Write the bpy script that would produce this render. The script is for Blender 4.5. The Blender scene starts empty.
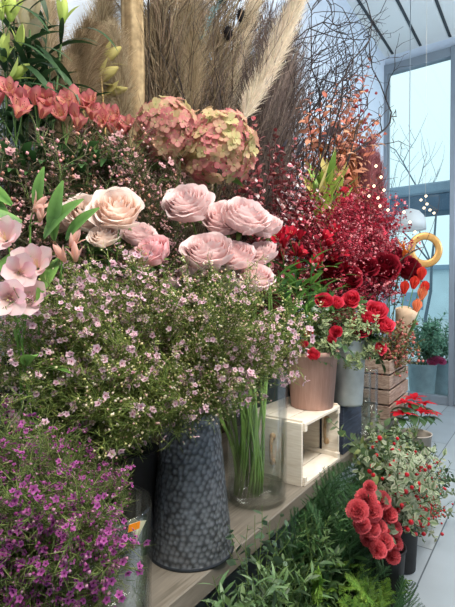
import bpy, math, random
from mathutils import Vector, Matrix, Quaternion, noise
random.seed(11)
V = Vector
PI = math.pi
scene = bpy.context.scene
COL = scene.collection
Zv = V((0, 0, 1))

# ------------------------------------------------------------------ camera
CAMZ = 1.25
FPX = 456.0
YAW, PITCH = math.radians(35.1), math.radians(0.94)
F0 = V((-math.sin(YAW), math.cos(YAW), 0))
RT = V((math.cos(YAW), math.sin(YAW), 0))
FW = F0 * math.cos(PITCH) - Zv * math.sin(PITCH)
UP = Zv * math.cos(PITCH) + F0 * math.sin(PITCH)
CAM = V((0, 0, CAMZ))
cam_d = bpy.data.cameras.new('camera')
cam = bpy.data.objects.new('camera', cam_d)
COL.objects.link(cam)
cam_d.sensor_fit = 'VERTICAL'
cam_d.sensor_height = 24.0
cam_d.lens = 24.0 * FPX / 607.0
cam_d.clip_start = 0.02
cam_d.clip_end = 300
cam.matrix_world = Matrix(((RT.x, UP.x, -FW.x, 0), (RT.y, UP.y, -FW.y, 0), (RT.z, UP.z, -FW.z, CAMZ), (0, 0, 0, 1)))
scene.camera = cam


def ray(px, py):
    return FW + RT * ((px - 227.5) / FPX) + UP * ((303.5 - py) / FPX)


def P(px, py, d):            # a measured point of the place: image direction and distance
    return CAM + ray(px, py) * d


def PX(px, py, x):           # ... on the upright plane at distance x from the aisle line
    r = ray(px, py)
    return CAM + r * (x / r.x)


def PZ(px, py, z):           # ... on a level plane
    r = ray(px, py)
    return CAM + r * ((z - CAMZ) / r.z)


def PY(px, py, y):
    r = ray(px, py)
    return CAM + r * (y / r.y)


# ------------------------------------------------------------------ colour helpers
def lin(c):
    c /= 255.0
    return c / 12.92 if c <= 0.04045 else ((c + 0.055) / 1.055) ** 2.4


def rgb(r, g, b):
    return (lin(r), lin(g), lin(b))


def jit(c, a=0.12, h=0.05):
    k = 1 + random.uniform(-a, a)
    return tuple(max(0.0, x * k * (1 + random.uniform(-h, h))) for x in c)


def mix(a, b, t):
    return tuple(x + (y - x) * t for x, y in zip(a, b))


def U(a, b):
    return random.uniform(a, b)


def rdir():
    while True:
        v = V((U(-1, 1), U(-1, 1), U(-1, 1)))
        if 0.05 < v.length < 1:
            return v.normalized()


def perp(d):
    a = V((0, 0, 1)) if abs(d.z) < 0.9 else V((1, 0, 0))
    return d.cross(a).normalized()


# ------------------------------------------------------------------ mesh collector
OCT_F = [(0, 2, 4), (2, 1, 4), (1, 3, 4), (3, 0, 4), (2, 0, 5), (1, 2, 5), (3, 1, 5), (0, 3, 5)]


def prof_leaf(t):
    return max(0.03, math.sin(PI * t ** 0.75))


def prof_petal(t):
    return min(1.0, 0.3 + 1.3 * t) * math.sqrt(max(0.01, 1 - t ** 5))


def prof_round(t):
    return max(0.05, math.sqrt(max(0, 1 - (2 * t - 1) ** 2)))


def prof_lance(t):
    return max(0.02, math.sin(PI * min(1, t * 0.92 + 0.05)) ** 0.8 * (1 - 0.25 * t))


class MB:
    def __init__(self):
        self.v, self.f, self.c = [], [], []

    def add(self, vs, fs, cols):
        o = len(self.v)
        self.v.extend(tuple(x) for x in vs)
        if isinstance(cols[0], (float, int)):
            self.c.extend([cols] * len(vs))
        else:
            self.c.extend(cols)
        self.f.extend(tuple(i + o for i in f) for f in fs)

    def tube(self, pts, r0, r1=None, n=5, col=(.1, .2, .05), cap=True, col1=None):
        if r1 is None:
            r1 = r0
        m = len(pts)
        d = (pts[1] - pts[0]).normalized()
        a = perp(d)
        vs, cs = [], []
        for i, p in enumerate(pts):
            dn = (pts[min(i + 1, m - 1)] - pts[max(i - 1, 0)])
            dn = dn.normalized() if dn.length > 1e-9 else d
            a = (a - dn * a.dot(dn))
            a = a.normalized() if a.length > 1e-6 else perp(dn)
            b = dn.cross(a)
            t = i / (m - 1)
            r = r0 + (r1 - r0) * t if not callable(r0) else r0(t)
            for k in range(n):
                w = 2 * PI * k / n
                vs.append(p + (a * math.cos(w) + b * math.sin(w)) * r)
                cs.append(mix(col, col1, t) if col1 else col)
        fs = []
        for i in range(m - 1):
            for k in range(n):
                k2 = (k + 1) % n
                fs.append((i * n + k, i * n + k2, (i + 1) * n + k2, (i + 1) * n + k))
        if cap:
            fs.append(tuple(range(n - 1, -1, -1)))
            fs.append(tuple((m - 1) * n + k for k in range(n)))
        self.add(vs, fs, cs)

    def leaf(self, p, d, n, L, W, c0, c1=None, ce=None, bend=0.5, fold=0.25, seg=4, prof=prof_leaf, wave=0.0):
        d = d.normalized()
        n = n - d * n.dot(d)
        n = n.normalized() if n.length > 1e-5 else perp(d)
        b = d.cross(n)
        c1 = c1 or c0
        vs, cs = [], []
        pos = p.copy()
        for i in range(seg + 1):
            t = i / seg
            an = bend * t
            dn = d * math.cos(an) - n * math.sin(an)
            nn = n * math.cos(an) + d * math.sin(an)
            w = W * 0.5 * prof(t)
            wv = U(-wave, wave) * W if wave else 0
            cm = mix(c0, c1, t)
            e = ce or cm
            vs += [pos - b * w + nn * (fold * w + wv), pos, pos + b * w + nn * (fold * w - wv)]
            cs += [e, cm, e]
            pos = pos + dn * (L / seg)
        fs = []
        for i in range(seg):
            o = i * 3
            fs += [(o, o + 1, o + 4, o + 3), (o + 1, o + 2, o + 5, o + 4)]
        self.add(vs, fs, cs)

    def ribbon(self, p, d, L, w, col, bend=None, seg=2, col1=None):
        """thin double-sided strand, three-sided so that it has body"""
        pts = [p.copy()]
        dd = d.normalized()
        for i in range(seg):
            if bend is not None:
                dd = (dd + bend / seg).normalized()
            pts.append(pts[-1] + dd * (L / seg))
        self.tube(pts, w, w * 0.25, 3, col, False, col1)

    def ball(self, c, r, col, sx=1, sy=1, sz=1):
        vs = [c + V(x) * r for x in ((sx, 0, 0), (-sx, 0, 0), (0, sy, 0), (0, -sy, 0), (0, 0, sz), (0, 0, -sz))]
        self.add(vs, OCT_F, col)

    def sphere(self, c, r, col, nu=10, nv=7, sc=(1, 1, 1), col2=None):
        vs, fs, cs = [], [], []
        for j in range(nv + 1):
            th = PI * j / nv
            for i in range(nu):
                ph = 2 * PI * i / nu
                vs.append(c + V((math.sin(th) * math.cos(ph) * r * sc[0], math.sin(th) * math.sin(ph) * r * sc[1], math.cos(th) * r * sc[2])))
                cs.append(mix(col, col2, j / nv) if col2 else col)
        for j in range(nv):
            for i in range(nu):
                i2 = (i + 1) % nu
                fs.append((j * nu + i, (j + 1) * nu + i, (j + 1) * nu + i2, j * nu + i2))
        self.add(vs, fs, cs)

    def lathe(self, prof, n, col, c=V((0, 0, 0)), closed=False):
        vs, fs = [], []
        for r, z in prof:
            for k in range(n):
                w = 2 * PI * k / n
                vs.append(c + V((r * math.cos(w), r * math.sin(w), z)))
        m = len(prof)
        for j in range(m - 1 if not closed else m):
            j2 = (j + 1) % m
            for k in range(n):
                k2 = (k + 1) % n
                fs.append((j * n + k, j * n + k2, j2 * n + k2, j2 * n + k))
        self.add(vs, fs, col)

    def box(self, a, b, col, M=None, bev=0.0):
        x0, y0, z0 = a
        x1, y1, z1 = b
        if bev <= 0:
            vs = [V((x, y, z)) for x in (x0, x1) for y in (y0, y1) for z in (z0, z1)]
            fs = [(0, 1, 3, 2), (4, 6, 7, 5), (0, 4, 5, 1), (2, 3, 7, 6), (0, 2, 6, 4), (1, 5, 7, 3)]
        else:
            e = bev
            vs, idx = [], {}
            for sx in (0, 1):
                for sy in (0, 1):
                    for sz in (0, 1):
                        cx, cy, cz = (x0, x1)[sx], (y0, y1)[sy], (z0, z1)[sz]
                        ix, iy, iz = (e if not sx else -e), (e if not sy else -e), (e if not sz else -e)
                        for ax, q in (('x', V((cx, cy + iy, cz + iz))), ('y', V((cx + ix, cy, cz + iz))), ('z', V((cx + ix, cy + iy, cz)))):
                            idx[(sx, sy, sz, ax)] = len(vs)
                            vs.append(q)
            fs = []
            g = lambda *k: idx[k]
            for s in (0, 1):
                fs.append((g(s, 0, 0, 'x'), g(s, 1, 0, 'x'), g(s, 1, 1, 'x'), g(s, 0, 1, 'x')))
                fs.append((g(0, s, 0, 'y'), g(1, s, 0, 'y'), g(1, s, 1, 'y'), g(0, s, 1, 'y')))
                fs.append((g(0, 0, s, 'z'), g(1, 0, s, 'z'), g(1, 1, s, 'z'), g(0, 1, s, 'z')))
            for p_ in (0, 1):
                for q_ in (0, 1):
                    fs.append((g(0, p_, q_, 'y'), g(1, p_, q_, 'y'), g(1, p_, q_, 'z'), g(0, p_, q_, 'z')))
                    fs.append((g(p_, 0, q_, 'x'), g(p_, 1, q_, 'x'), g(p_, 1, q_, 'z'), g(p_, 0, q_, 'z')))
                    fs.append((g(p_, q_, 0, 'x'), g(p_, q_, 1, 'x'), g(p_, q_, 1, 'y'), g(p_, q_, 0, 'y')))
            for sx in (0, 1):
                for sy in (0, 1):
                    for sz in (0, 1):
                        fs.append((g(sx, sy, sz, 'x'), g(sx, sy, sz, 'y'), g(sx, sy, sz, 'z')))
        if M is not None:
            vs = [M @ v for v in vs]
        self.add(vs, fs, col)

    def mesh(self, name, material, smooth=True):
        me = bpy.data.meshes.new(name)
        me.from_pydata(self.v, [], self.f)
        at = me.color_attributes.new('Col', 'FLOAT_COLOR', 'POINT')
        flat = []
        for c in self.c:
            flat.extend((c[0], c[1], c[2], 1.0))
        at.data.foreach_set('color', flat)
        if smooth:
            me.polygons.foreach_set('use_smooth', [True] * len(me.polygons))
        if material:
            me.materials.append(material)
        me.update()
        return me


# ------------------------------------------------------------------ object helpers
def tag(o, label=None, cat=None, group=None, kind=None):
    if label:
        o['label'] = label
    if cat:
        o['category'] = cat
    if group:
        o['group'] = group
    if kind:
        o['kind'] = kind
    return o


def link(name, me, parent=None, M=None):
    o = bpy.data.objects.new(name, me)
    COL.objects.link(o)
    if parent:
        o.parent = parent
    if M is not None:
        o.matrix_local = M
    return o


def root(name, loc, label, cat, group=None, M=None):
    o = bpy.data.objects.new(name, None)
    o.empty_display_size = 0.02
    COL.objects.link(o)
    if M is not None:
        o.matrix_world = M
    else:
        o.location = loc
    return tag(o, label, cat, group)


def struct(name, mb, m, smooth=False):
    return tag(link(name, mb.mesh(name, m, smooth)), kind='structure')


def orient(pos, d, spin=0.0, s=1.0):
    q = V((0, 0, 1)).rotation_difference(d.normalized())
    return Matrix.Translation(pos) @ q.to_matrix().to_4x4() @ Matrix.Rotation(spin, 4, 'Z') @ Matrix.Diagonal((s, s, s, 1))


def put(kind, name, M, label, cat, group=None):
    """kind: list of (part name, mesh) - a thing and its parts, meshes shared between copies"""
    r = root(name, None, label, cat, group, M)
    if 'grass' in name:
        r['kind'] = 'thing'
    for pt_ in kind:
        link(pt_[0], pt_[1], r, pt_[2] if len(pt_) > 2 else None)
    return r


def straighten(mbs, end, L):
    """turn and scale a grown branch so that its tip stands at height L"""
    q = end.normalized().rotation_difference(V((0, 0, 1)))
    k = L / end.length
    for mb in mbs:
        mb.v = [tuple((q @ V(p)) * k) for p in mb.v]
    return lambda p: (q @ p) * k


def bez(a, b, c, d, n=8):
    out = []
    for i in range(n + 1):
        t = i / n
        out.append(a * (1 - t) ** 3 + b * 3 * t * (1 - t) ** 2 + c * 3 * t * t * (1 - t) + d * t ** 3)
    return out


def inpoly(x, y, poly):
    c = False
    j = len(poly) - 1
    for i in range(len(poly)):
        xi, yi = poly[i]
        xj, yj = poly[j]
        if (yi > y) != (yj > y) and x < (xj - xi) * (y - yi) / (yj - yi) + xi:
            c = not c
        j = i
    return c


def scatter(poly, n, seed):
    """n well spread points in an outline"""
    rg = random.Random(seed)
    xs, ys = [p[0] for p in poly], [p[1] for p in poly]
    out = []
    for _ in range(n):
        best, bd = None, -1
        for _k in range(12):
            for _t in range(200):
                q = (rg.uniform(min(xs), max(xs)), rg.uniform(min(ys), max(ys)))
                if inpoly(q[0], q[1], poly):
                    break
            dd = min([(q[0] - o[0]) ** 2 + (q[1] - o[1]) ** 2 for o in out] or [1e9])
            if dd > bd:
                best, bd = q, dd
        out.append(best)
    return out


# ------------------------------------------------------------------ materials
def nodes(name):
    m = bpy.data.materials.new(name)
    m.use_nodes = True
    nt = m.node_tree
    nt.nodes.clear()
    out = nt.nodes.new('ShaderNodeOutputMaterial')
    return m, nt, out


def attr_mat(name, rough=0.5, transl=0.25, spec=0.3, nscale=60.0, namt=0.15, metal=0.0, coat=0.0, rnd=0.12, bump=0.0):
    m, nt, out = nodes(name)
    N, L = nt.nodes, nt.links
    at = N.new('ShaderNodeAttribute')
    at.attribute_name = 'Col'
    tc = N.new('ShaderNodeTexCoord')
    nz = N.new('ShaderNodeTexNoise')
    nz.inputs['Scale'].default_value = nscale
    nz.inputs['Detail'].default_value = 3
    L.new(tc.outputs['Object'], nz.inputs['Vector'])
    oi = N.new('ShaderNodeObjectInfo')
    mr = N.new('ShaderNodeMapRange')
    mr.inputs['To Min'].default_value = 1 - namt
    mr.inputs['To Max'].default_value = 1 + namt
    mr.inputs['From Min'].default_value = 0.25
    mr.inputs['From Max'].default_value = 0.75
    L.new(nz.outputs['Fac'], mr.inputs['Value'])
    m2 = N.new('ShaderNodeMapRange')
    m2.inputs['To Min'].default_value = 1 - rnd
    m2.inputs['To Max'].default_value = 1 + rnd
    L.new(oi.outputs['Random'], m2.inputs['Value'])
    mu = N.new('ShaderNodeMath')
    mu.operation = 'MULTIPLY'
    L.new(mr.outputs[0], mu.inputs[0])
    L.new(m2.outputs[0], mu.inputs[1])
    hs = N.new('ShaderNodeHueSaturation')
    L.new(at.outputs['Color'], hs.inputs['Color'])
    L.new(mu.outputs[0], hs.inputs['Value'])
    bs = N.new('ShaderNodeBsdfPrincipled')
    bs.inputs['Roughness'].default_value = rough
    bs.inputs['Specular IOR Level'].default_value = spec
    bs.inputs['Metallic'].default_value = metal
    bs.inputs['Coat Weight'].default_value = coat
    bs.inputs['Coat Roughness'].default_value = 0.15
    L.new(hs.outputs['Color'], bs.inputs['Base Color'])
    if bump:
        bp = N.new('ShaderNodeBump')
        bp.inputs['Strength'].default_value = bump
        bp.inputs['Distance'].default_value = 0.004
        L.new(nz.outputs['Fac'], bp.inputs['Height'])
        L.new(bp.outputs['Normal'], bs.inputs['Normal'])
    if transl > 0:
        tr = N.new('ShaderNodeBsdfTranslucent')
        L.new(hs.outputs['Color'], tr.inputs['Color'])
        mx = N.new('ShaderNodeMixShader')
        mx.inputs['Fac'].default_value = transl
        L.new(bs.outputs[0], mx.inputs[1])
        L.new(tr.outputs[0], mx.inputs[2])
        L.new(mx.outputs[0], out.inputs['Surface'])
    else:
        L.new(bs.outputs[0], out.inputs['Surface'])
    return m


def glass_mat(name, tint=(0.93, 0.97, 0.96), f0=0.06, refl=0.9):
    m, nt, out = nodes(name)
    N, L = nt.nodes, nt.links
    t = N.new('ShaderNodeBsdfTransparent')
    t.inputs['Color'].default_value = (*tint, 1)
    g = N.new('ShaderNodeBsdfGlossy')
    g.inputs['Roughness'].default_value = 0.03
    g.inputs['Color'].default_value = (refl, refl, refl, 1)
    lw = N.new('ShaderNodeLayerWeight')
    lw.inputs['Blend'].default_value = 0.25
    mr = N.new('ShaderNodeMapRange')
    mr.inputs['To Min'].default_value = f0
    mr.inputs['To Max'].default_value = 0.42
    L.new(lw.outputs['Fresnel'], mr.inputs['Value'])
    mx = N.new('ShaderNodeMixShader')
    L.new(mr.outputs[0], mx.inputs['Fac'])
    L.new(t.outputs[0], mx.inputs[1])
    L.new(g.outputs[0], mx.inputs[2])
    L.new(mx.outputs[0], out.inputs['Surface'])
    return m


def wood_mat(name, c0, c1, scale=(3, 3, 40), rough=0.65, bump=0.25, wear=None):
    m, nt, out = nodes(name)
    N, L = nt.nodes, nt.links
    tc = N.new('ShaderNodeTexCoord')
    mp = N.new('ShaderNodeMapping')
    mp.inputs['Scale'].default_value = scale
    L.new(tc.outputs['Object'], mp.inputs['Vector'])
    nz = N.new('ShaderNodeTexNoise')
    nz.inputs['Scale'].default_value = 4
    nz.inputs['Detail'].default_value = 6
    nz.inputs['Distortion'].default_value = 0.8
    L.new(mp.outputs[0], nz.inputs['Vector'])
    cr = N.new('ShaderNodeValToRGB')
    cr.color_ramp.elements[0].position = 0.3
    cr.color_ramp.elements[0].color = (*c0, 1)
    cr.color_ramp.elements[1].position = 0.7
    cr.color_ramp.elements[1].color = (*c1, 1)
    L.new(nz.outputs['Fac'], cr.inputs['Fac'])
    bs = N.new('ShaderNodeBsdfPrincipled')
    bs.inputs['Roughness'].default_value = rough
    bs.inputs['Specular IOR Level'].default_value = 0.25
    last = cr.outputs['Color']
    if wear:
        n2 = N.new('ShaderNodeTexNoise')
        n2.inputs['Scale'].default_value = 9
        n2.inputs['Detail'].default_value = 4
        L.new(tc.outputs['Object'], n2.inputs['Vector'])
        c2 = N.new('ShaderNodeValToRGB')
        c2.color_ramp.elements[0].position = 0.42
        c2.color_ramp.elements[1].position = 0.68
        L.new(n2.outputs['Fac'], c2.inputs['Fac'])
        mxr = N.new('ShaderNodeMixRGB')
        L.new(c2.outputs['Color'], mxr.inputs['Fac'])
        L.new(last, mxr.inputs['Color1'])
        mxr.inputs['Color2'].default_value = (*wear, 1)
        last = mxr.outputs['Color']
    L.new(last, bs.inputs['Base Color'])
    bp = N.new('ShaderNodeBump')
    bp.inputs['Strength'].default_value = bump
    bp.inputs['Distance'].default_value = 0.003
    L.new(nz.outputs['Fac'], bp.inputs['Height'])
    L.new(bp.outputs['Normal'], bs.inputs['Normal'])
    L.new(bs.outputs[0], out.inputs['Surface'])
    return m


def plain_mat(name, col, rough=0.5, metal=0.0, nscale=8, namt=0.12, spec=0.4, bump=0.0):
    m, nt, out = nodes(name)
    N, L = nt.nodes, nt.links
    tc = N.new('ShaderNodeTexCoord')
    nz = N.new('ShaderNodeTexNoise')
    nz.inputs['Scale'].default_value = nscale
    nz.inputs['Detail'].default_value = 5
    L.new(tc.outputs['Object'], nz.inputs['Vector'])
    cr = N.new('ShaderNodeValToRGB')
    cr.color_ramp.elements[0].position = 0.3
    cr.color_ramp.elements[1].position = 0.7
    cr.color_ramp.elements[0].color = (*[x * (1 - namt) for x in col], 1)
    cr.color_ramp.elements[1].color = (*[min(1, x * (1 + namt)) for x in col], 1)
    L.new(nz.outputs['Fac'], cr.inputs['Fac'])
    bs = N.new('ShaderNodeBsdfPrincipled')
    bs.inputs['Roughness'].default_value = rough
    bs.inputs['Metallic'].default_value = metal
    bs.inputs['Specular IOR Level'].default_value = spec
    L.new(cr.outputs['Color'], bs.inputs['Base Color'])
    if bump:
        bp = N.new('ShaderNodeBump')
        bp.inputs['Strength'].default_value = bump
        bp.inputs['Distance'].default_value = 0.003
        L.new(nz.outputs['Fac'], bp.inputs['Height'])
        L.new(bp.outputs['Normal'], bs.inputs['Normal'])
    L.new(bs.outputs[0], out.inputs['Surface'])
    return m


def emit_mat(name, col, s):
    m, nt, out = nodes(name)
    e = nt.nodes.new('ShaderNodeEmission')
    e.inputs['Color'].default_value = (*col, 1)
    e.inputs['Strength'].default_value = s
    nt.links.new(e.outputs[0], out.inputs['Surface'])
    return m


M_leaf = attr_mat('leaf', 0.45, 0.22, 0.35)
M_gloss = attr_mat('glossy_leaf', 0.3, 0.12, 0.5)
M_shine = attr_mat('shiny_burgundy_leaf', 0.3, 0.1, 0.6, coat=0.25)
M_petal = attr_mat('petal', 0.6, 0.4, 0.2, 80, 0.08, rnd=0.06)
M_velvet = attr_mat('velvet_petal', 0.65, 0.15, 0.2, 80, 0.12, rnd=0.1)
M_stem = attr_mat('stem', 0.55, 0.0, 0.3, 120, 0.2)
M_wood = attr_mat('twig_bark', 0.75, 0.0, 0.2, 90, 0.3)
M_dry = attr_mat('dry_grass', 0.8, 0.25, 0.15, 90, 0.2)
M_attr = attr_mat('painted', 0.55, 0.0, 0.3, 20, 0.08, rnd=0.0)
M_glass = glass_mat('vase_glass', (0.985, 0.995, 0.99), 0.03, 0.9)
M_pane = glass_mat('window_glass', (0.95, 0.985, 0.99), 0.02, 0.6)
M_water = glass_mat('water', (0.95, 0.975, 0.96), 0.02, 0.7)
M_zinc = attr_mat('hammered_zinc', 0.42, 0.0, 0.5, 70, 0.15, metal=0.55, rnd=0)
M_galv = plain_mat('galvanised_steel', rgb(176, 184, 184), 0.45, 0.55, 14, 0.18, bump=0.1)
M_terra = wood_mat('pinkish_pot', rgb(178, 140, 128), rgb(196, 160, 148), (26, 26, 1.2), 0.6, 0.3)
M_pine = wood_mat('pale_pine', rgb(218, 206, 188), rgb(240, 232, 218), (3, 2, 30), 0.6)
M_bench = wood_mat('bench_wood', rgb(100, 94, 84), rgb(138, 130, 118), (30, 1.5, 12), 0.5, 0.2, wear=rgb(120, 114, 104))
M_apple = wood_mat('weathered_crate_wood', rgb(112, 88, 74), rgb(190, 170, 154), (8, 2, 30), 0.75, 0.4, wear=rgb(150, 124, 108))
M_navy = wood_mat('dark_blue_wood', rgb(44, 50, 64), rgb(66, 74, 90), (3, 3, 24), 0.6)
M_dark = plain_mat('dark_pot', rgb(38, 38, 40), 0.6, 0.0, 20, 0.3)
M_rope = plain_mat('jute_rope', rgb(168, 140, 106), 0.85, 0.0, 160, 0.35, bump=0.6)
M_wall = plain_mat('wall_paint', rgb(206, 218, 232), 0.8, 0, 3, 0.03)
M_ceil = plain_mat('ceiling_paint', rgb(222, 226, 224), 0.8, 0, 2, 0.02)
M_frame = plain_mat('grey_aluminium', rgb(140, 150, 160), 0.45, 0.4, 5, 0.05)
M_seam = plain_mat('ceiling_gap', rgb(60, 68, 72), 0.8)
M_riser = wood_mat('riser_wood', rgb(52, 44, 38), rgb(80, 68, 58), (4, 2, 20), 0.7)
M_gold = plain_mat('gold_hoop', rgb(190, 146, 84), 0.4, 0.35, 30, 0.12)
M_paper = plain_mat('kraft_paper', rgb(208, 182, 154), 0.8, 0, 40, 0.1)
M_bulb = emit_mat('warm_bulb', (1.0, 0.82, 0.55), 3.5)


def floor_mat():
    m, nt, out = nodes('floor_planks')
    N, L = nt.nodes, nt.links
    tc = N.new('ShaderNodeTexCoord')
    mp = N.new('ShaderNodeMapping')
    mp.inputs['Rotation'].default_value = (0, 0, PI / 2)
    mp.inputs['Location'].default_value = (0.0, 0.451, 0)
    L.new(tc.outputs['Object'], mp.inputs['Vector'])
    br = N.new('ShaderNodeTexBrick')
    br.inputs['Scale'].default_value = 1
    br.inputs['Brick Width'].default_value = 1.2
    br.inputs['Row Height'].default_value = 0.235
    br.inputs['Mortar Size'].default_value = 0.0035
    br.inputs['Mortar Smooth'].default_value = 0.2
    br.inputs['Color1'].default_value = (*rgb(160, 170, 178), 1)
    br.inputs['Color2'].default_value = (*rgb(174, 182, 186), 1)
    br.inputs['Mortar'].default_value = (*rgb(88, 96, 104), 1)
    L.new(mp.outputs[0], br.inputs['Vector'])
    nz = N.new('ShaderNodeTexNoise')
    nz.inputs['Scale'].default_value = 3.5
    nz.inputs['Detail'].default_value = 6
    L.new(tc.outputs['Object'], nz.inputs['Vector'])
    mr = N.new('ShaderNodeMapRange')
    mr.inputs['To Min'].default_value = 0.78
    mr.inputs['To Max'].default_value = 1.14
    L.new(nz.outputs['Fac'], mr.inputs['Value'])
    hs = N.new('ShaderNodeHueSaturation')
    L.new(br.outputs['Color'], hs.inputs['Color'])
    L.new(mr.outputs[0], hs.inputs['Value'])
    bs = N.new('ShaderNodeBsdfPrincipled')
    bs.inputs['Roughness'].default_value = 0.32
    L.new(hs.outputs['Color'], bs.inputs['Base Color'])
    L.new(bs.outputs[0], out.inputs['Surface'])
    return m


# ------------------------------------------------------------------ SETTING
BZ = 0.57                       # bench top
WX = -1.66                      # wall behind the flowers
WY = PZ(441, 404, 0).y          # glazed wall at the far end
CZ = PY(420, 47, WY).z          # ceiling at the window
WIN_L = PY(383.5, 200, WY).x
WIN_R = PY(450, 200, WY).x
WIN_T = PY(420, 57, WY).z

b = MB()
b.box((WX - 0.1, -2.5, -0.08), (4.5, WY + 0.06, 0), (1, 1, 1))
struct('floor', b, floor_mat())
b = MB()
b.box((WX - 0.12, -2.5, 0), (WX, WY, CZ + 0.1), (1, 1, 1))
struct('wall_left', b, M_wall)
b = MB()
b.box((WX - 0.12, -2.5, CZ), (4.5, WY + 0.1, CZ + 0.1), (1, 1, 1))
struct('ceiling', b, M_ceil)
# dark gaps between the ceiling boards
b = MB()
for px, py in ((393.4, 54.7), (421.6, 47.6), (451, 39)):
    q = PZ(px, py, CZ)
    b.box((q.x - 0.014, -2.4, CZ - 0.006), (q.x + 0.014, min(q.y, WY - 0.03), CZ + 0.002), (1, 1, 1))
struct('trim_1', b, M_seam)
# wall to the left of the window, behind the frame
b = MB()
b.box((WX - 0.12, WY, -0.05), (WIN_L, WY + 0.12, CZ + 0.1), (1, 1, 1))
b.box((WIN_L, WY, WIN_T), (4.5, WY + 0.12, CZ + 0.1), (1, 1, 1))
struct('wall_far', b, M_wall)
b = MB()
b.box((3.4, -2.5, 0), (3.52, WY + .1, CZ + 0.1), (1, 1, 1))
struct('wall_right', b, M_wall)
b = MB()
b.box((WX - 0.12, -2.6, 0), (3.52, -2.5, CZ + 0.1), (1, 1, 1))
struct('wall_back', b, M_wall)
# tall window next to the door
win = bpy.data.objects.new('window_1', None)
COL.objects.link(win)
win.location = (WIN_L, WY, 0)
tag(win, 'tall clear shop window in grey frame at end of shop', 'window', kind='structure')
wl = MB()
fw = 0.05
W = WIN_R - WIN_L + 0.06
wl.box((0, -0.05, 0), (fw, 0.05, WIN_T), (1, 1, 1), bev=0.003)
wl.box((W - fw * 1.1, -0.06, 0), (W, 0.05, WIN_T), (1, 1, 1), bev=0.006)
wl.box((fw - .004, -0.046, WIN_T - 0.11), (W - fw, 0.046, WIN_T - .002), (1, 1, 1), bev=0.004)
wl.box((fw - .004, -0.046, 0.002), (W - fw, 0.046, 0.10), (1, 1, 1), bev=0.004)
wl.box((fw, -0.02, 0.1), (fw + 0.02, 0.02, WIN_T - 0.11), (1, 1, 1))
link('window_frame', wl.mesh('window_frame', M_frame, False), win)
wp = MB()
wp.box((fw + 0.03, -0.006, 0.1), (W - fw, 0.006, WIN_T - 0.1), (1, 1, 1))
link('pane', wp.mesh('pane', M_pane, False), win)
# door to the right, only its frame edge shows
dr = bpy.data.objects.new('door_1', None)
COL.objects.link(dr)
dr.location = (WIN_L + W, WY, 0)
tag(dr, 'grey framed glass shop door beside tall window', 'door', kind='structure')
d_ = MB()
for x0, x1 in ((0.0, 0.09), (0.95, 1.04)):
    d_.box((x0, -0.05, 0.01), (x1, 0.03, WIN_T), (1, 1, 1), bev=0.006)
d_.box((0.09, -0.05, 0.01), (0.95, 0.03, 0.2), (1, 1, 1), bev=0.006)
d_.box((0.09, -0.05, 2.1), (0.95, 0.03, 2.2), (1, 1, 1), bev=0.006)
d_.box((0.09, -0.05, WIN_T - 0.1), (0.95, 0.03, WIN_T), (1, 1, 1), bev=0.006)
link('door_frame', d_.mesh('door_frame', M_frame, False), dr)
d_ = MB()
d_.box((0.08, -0.012, 0.19), (0.96, 0, WIN_T - 0.05), (1, 1, 1))
link('pane', d_.mesh('pane', M_pane, False), dr)

b = MB()
b.box((WIN_L + W + 1.045, WY, 0), (3.4, WY + .1, WIN_T), (1, 1, 1))
struct('wall_far_right', b, M_wall)

# ---------------------------------------------------------------- outside
b = MB()
b.box((-30, WY + 0.12, -0.12), (30, 60, -0.04), (1, 1, 1))
struct('ground_outside', b, plain_mat('pale_paving', rgb(176, 188, 194), 0.7, 0, 2, 0.1))

b = MB()
y0 = WY + 2.6
zt = PY(420, 184, y0).z
zb = PY(420, 213, y0).z
zm = PY(420, 195, y0).z
aw = root('awning', V((-3.0, y0, 0)), 'slate blue awning with pale upper edge outside the window', 'awning')
aw2 = MB()
aw2.box((-3, 0.0, zb), (4.5, 0.5, zm), (1, 1, 1), bev=0.02)
link('valance', aw2.mesh('valance', plain_mat('awning_slate', rgb(70, 92, 114), 0.7, 0, 4, 0.2), False), aw)
aw2 = MB()
aw2.box((-3, -0.03, zm), (4.5, 0.45, zt), (1, 1, 1), bev=0.03)
link('roller_box', aw2.mesh('roller_box', plain_mat('awning_box', rgb(120, 140, 158), 0.6, 0, 4, 0.15), False), aw)
for x in (-2.4, 4.2):
    aw2 = MB()
    aw2.box((x, 0.1, -0.04), (x + 0.08, 0.2, zb), (1, 1, 1))
    link('post', aw2.mesh('post', M_frame, False), aw)


def struct_tree(basep, H, seed, name, label, cat, group=None, cols=rgb(92, 104, 116), r=0.05):
    rg = random.Random(seed)
    mb = MB()

    def grow(p, d, L, r_, lev):
        n = 5
        pts = [p]
        for i in range(n):
            d = (d + V((rg.uniform(-.16, .16), rg.uniform(-.16, .16), rg.uniform(-.02, .16)))).normalized()
            pts.append(pts[-1] + d * L / n)
        mb.tube(pts, r_, r_ * 0.5, 5, cols)
        if lev > 0:
            for k in range(4):
                i = rg.randint(2, n)
                a = V((rg.uniform(-1, 1), rg.uniform(-1, 1), rg.uniform(-.1, .5))).normalized()
                grow(pts[i], (d * 0.7 + a * 0.8).normalized(), L * rg.uniform(.5, .75), r_ * 0.5, lev - 1)
    grow(V((0, 0, 0)), V((0, 0, 1)), H, r, 3)
    o = link(name, mb.mesh(name, M_wood))
    o.location = basep
    return tag(o, label, cat, group)


q = PY(424, 300, WY + 7)
struct_tree(V((q.x, q.y, -0.04)), 3.6, 5, 'bare_tree', 'leafless street tree with thin bare branches seen through the window', 'tree', r=0.05)

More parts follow.
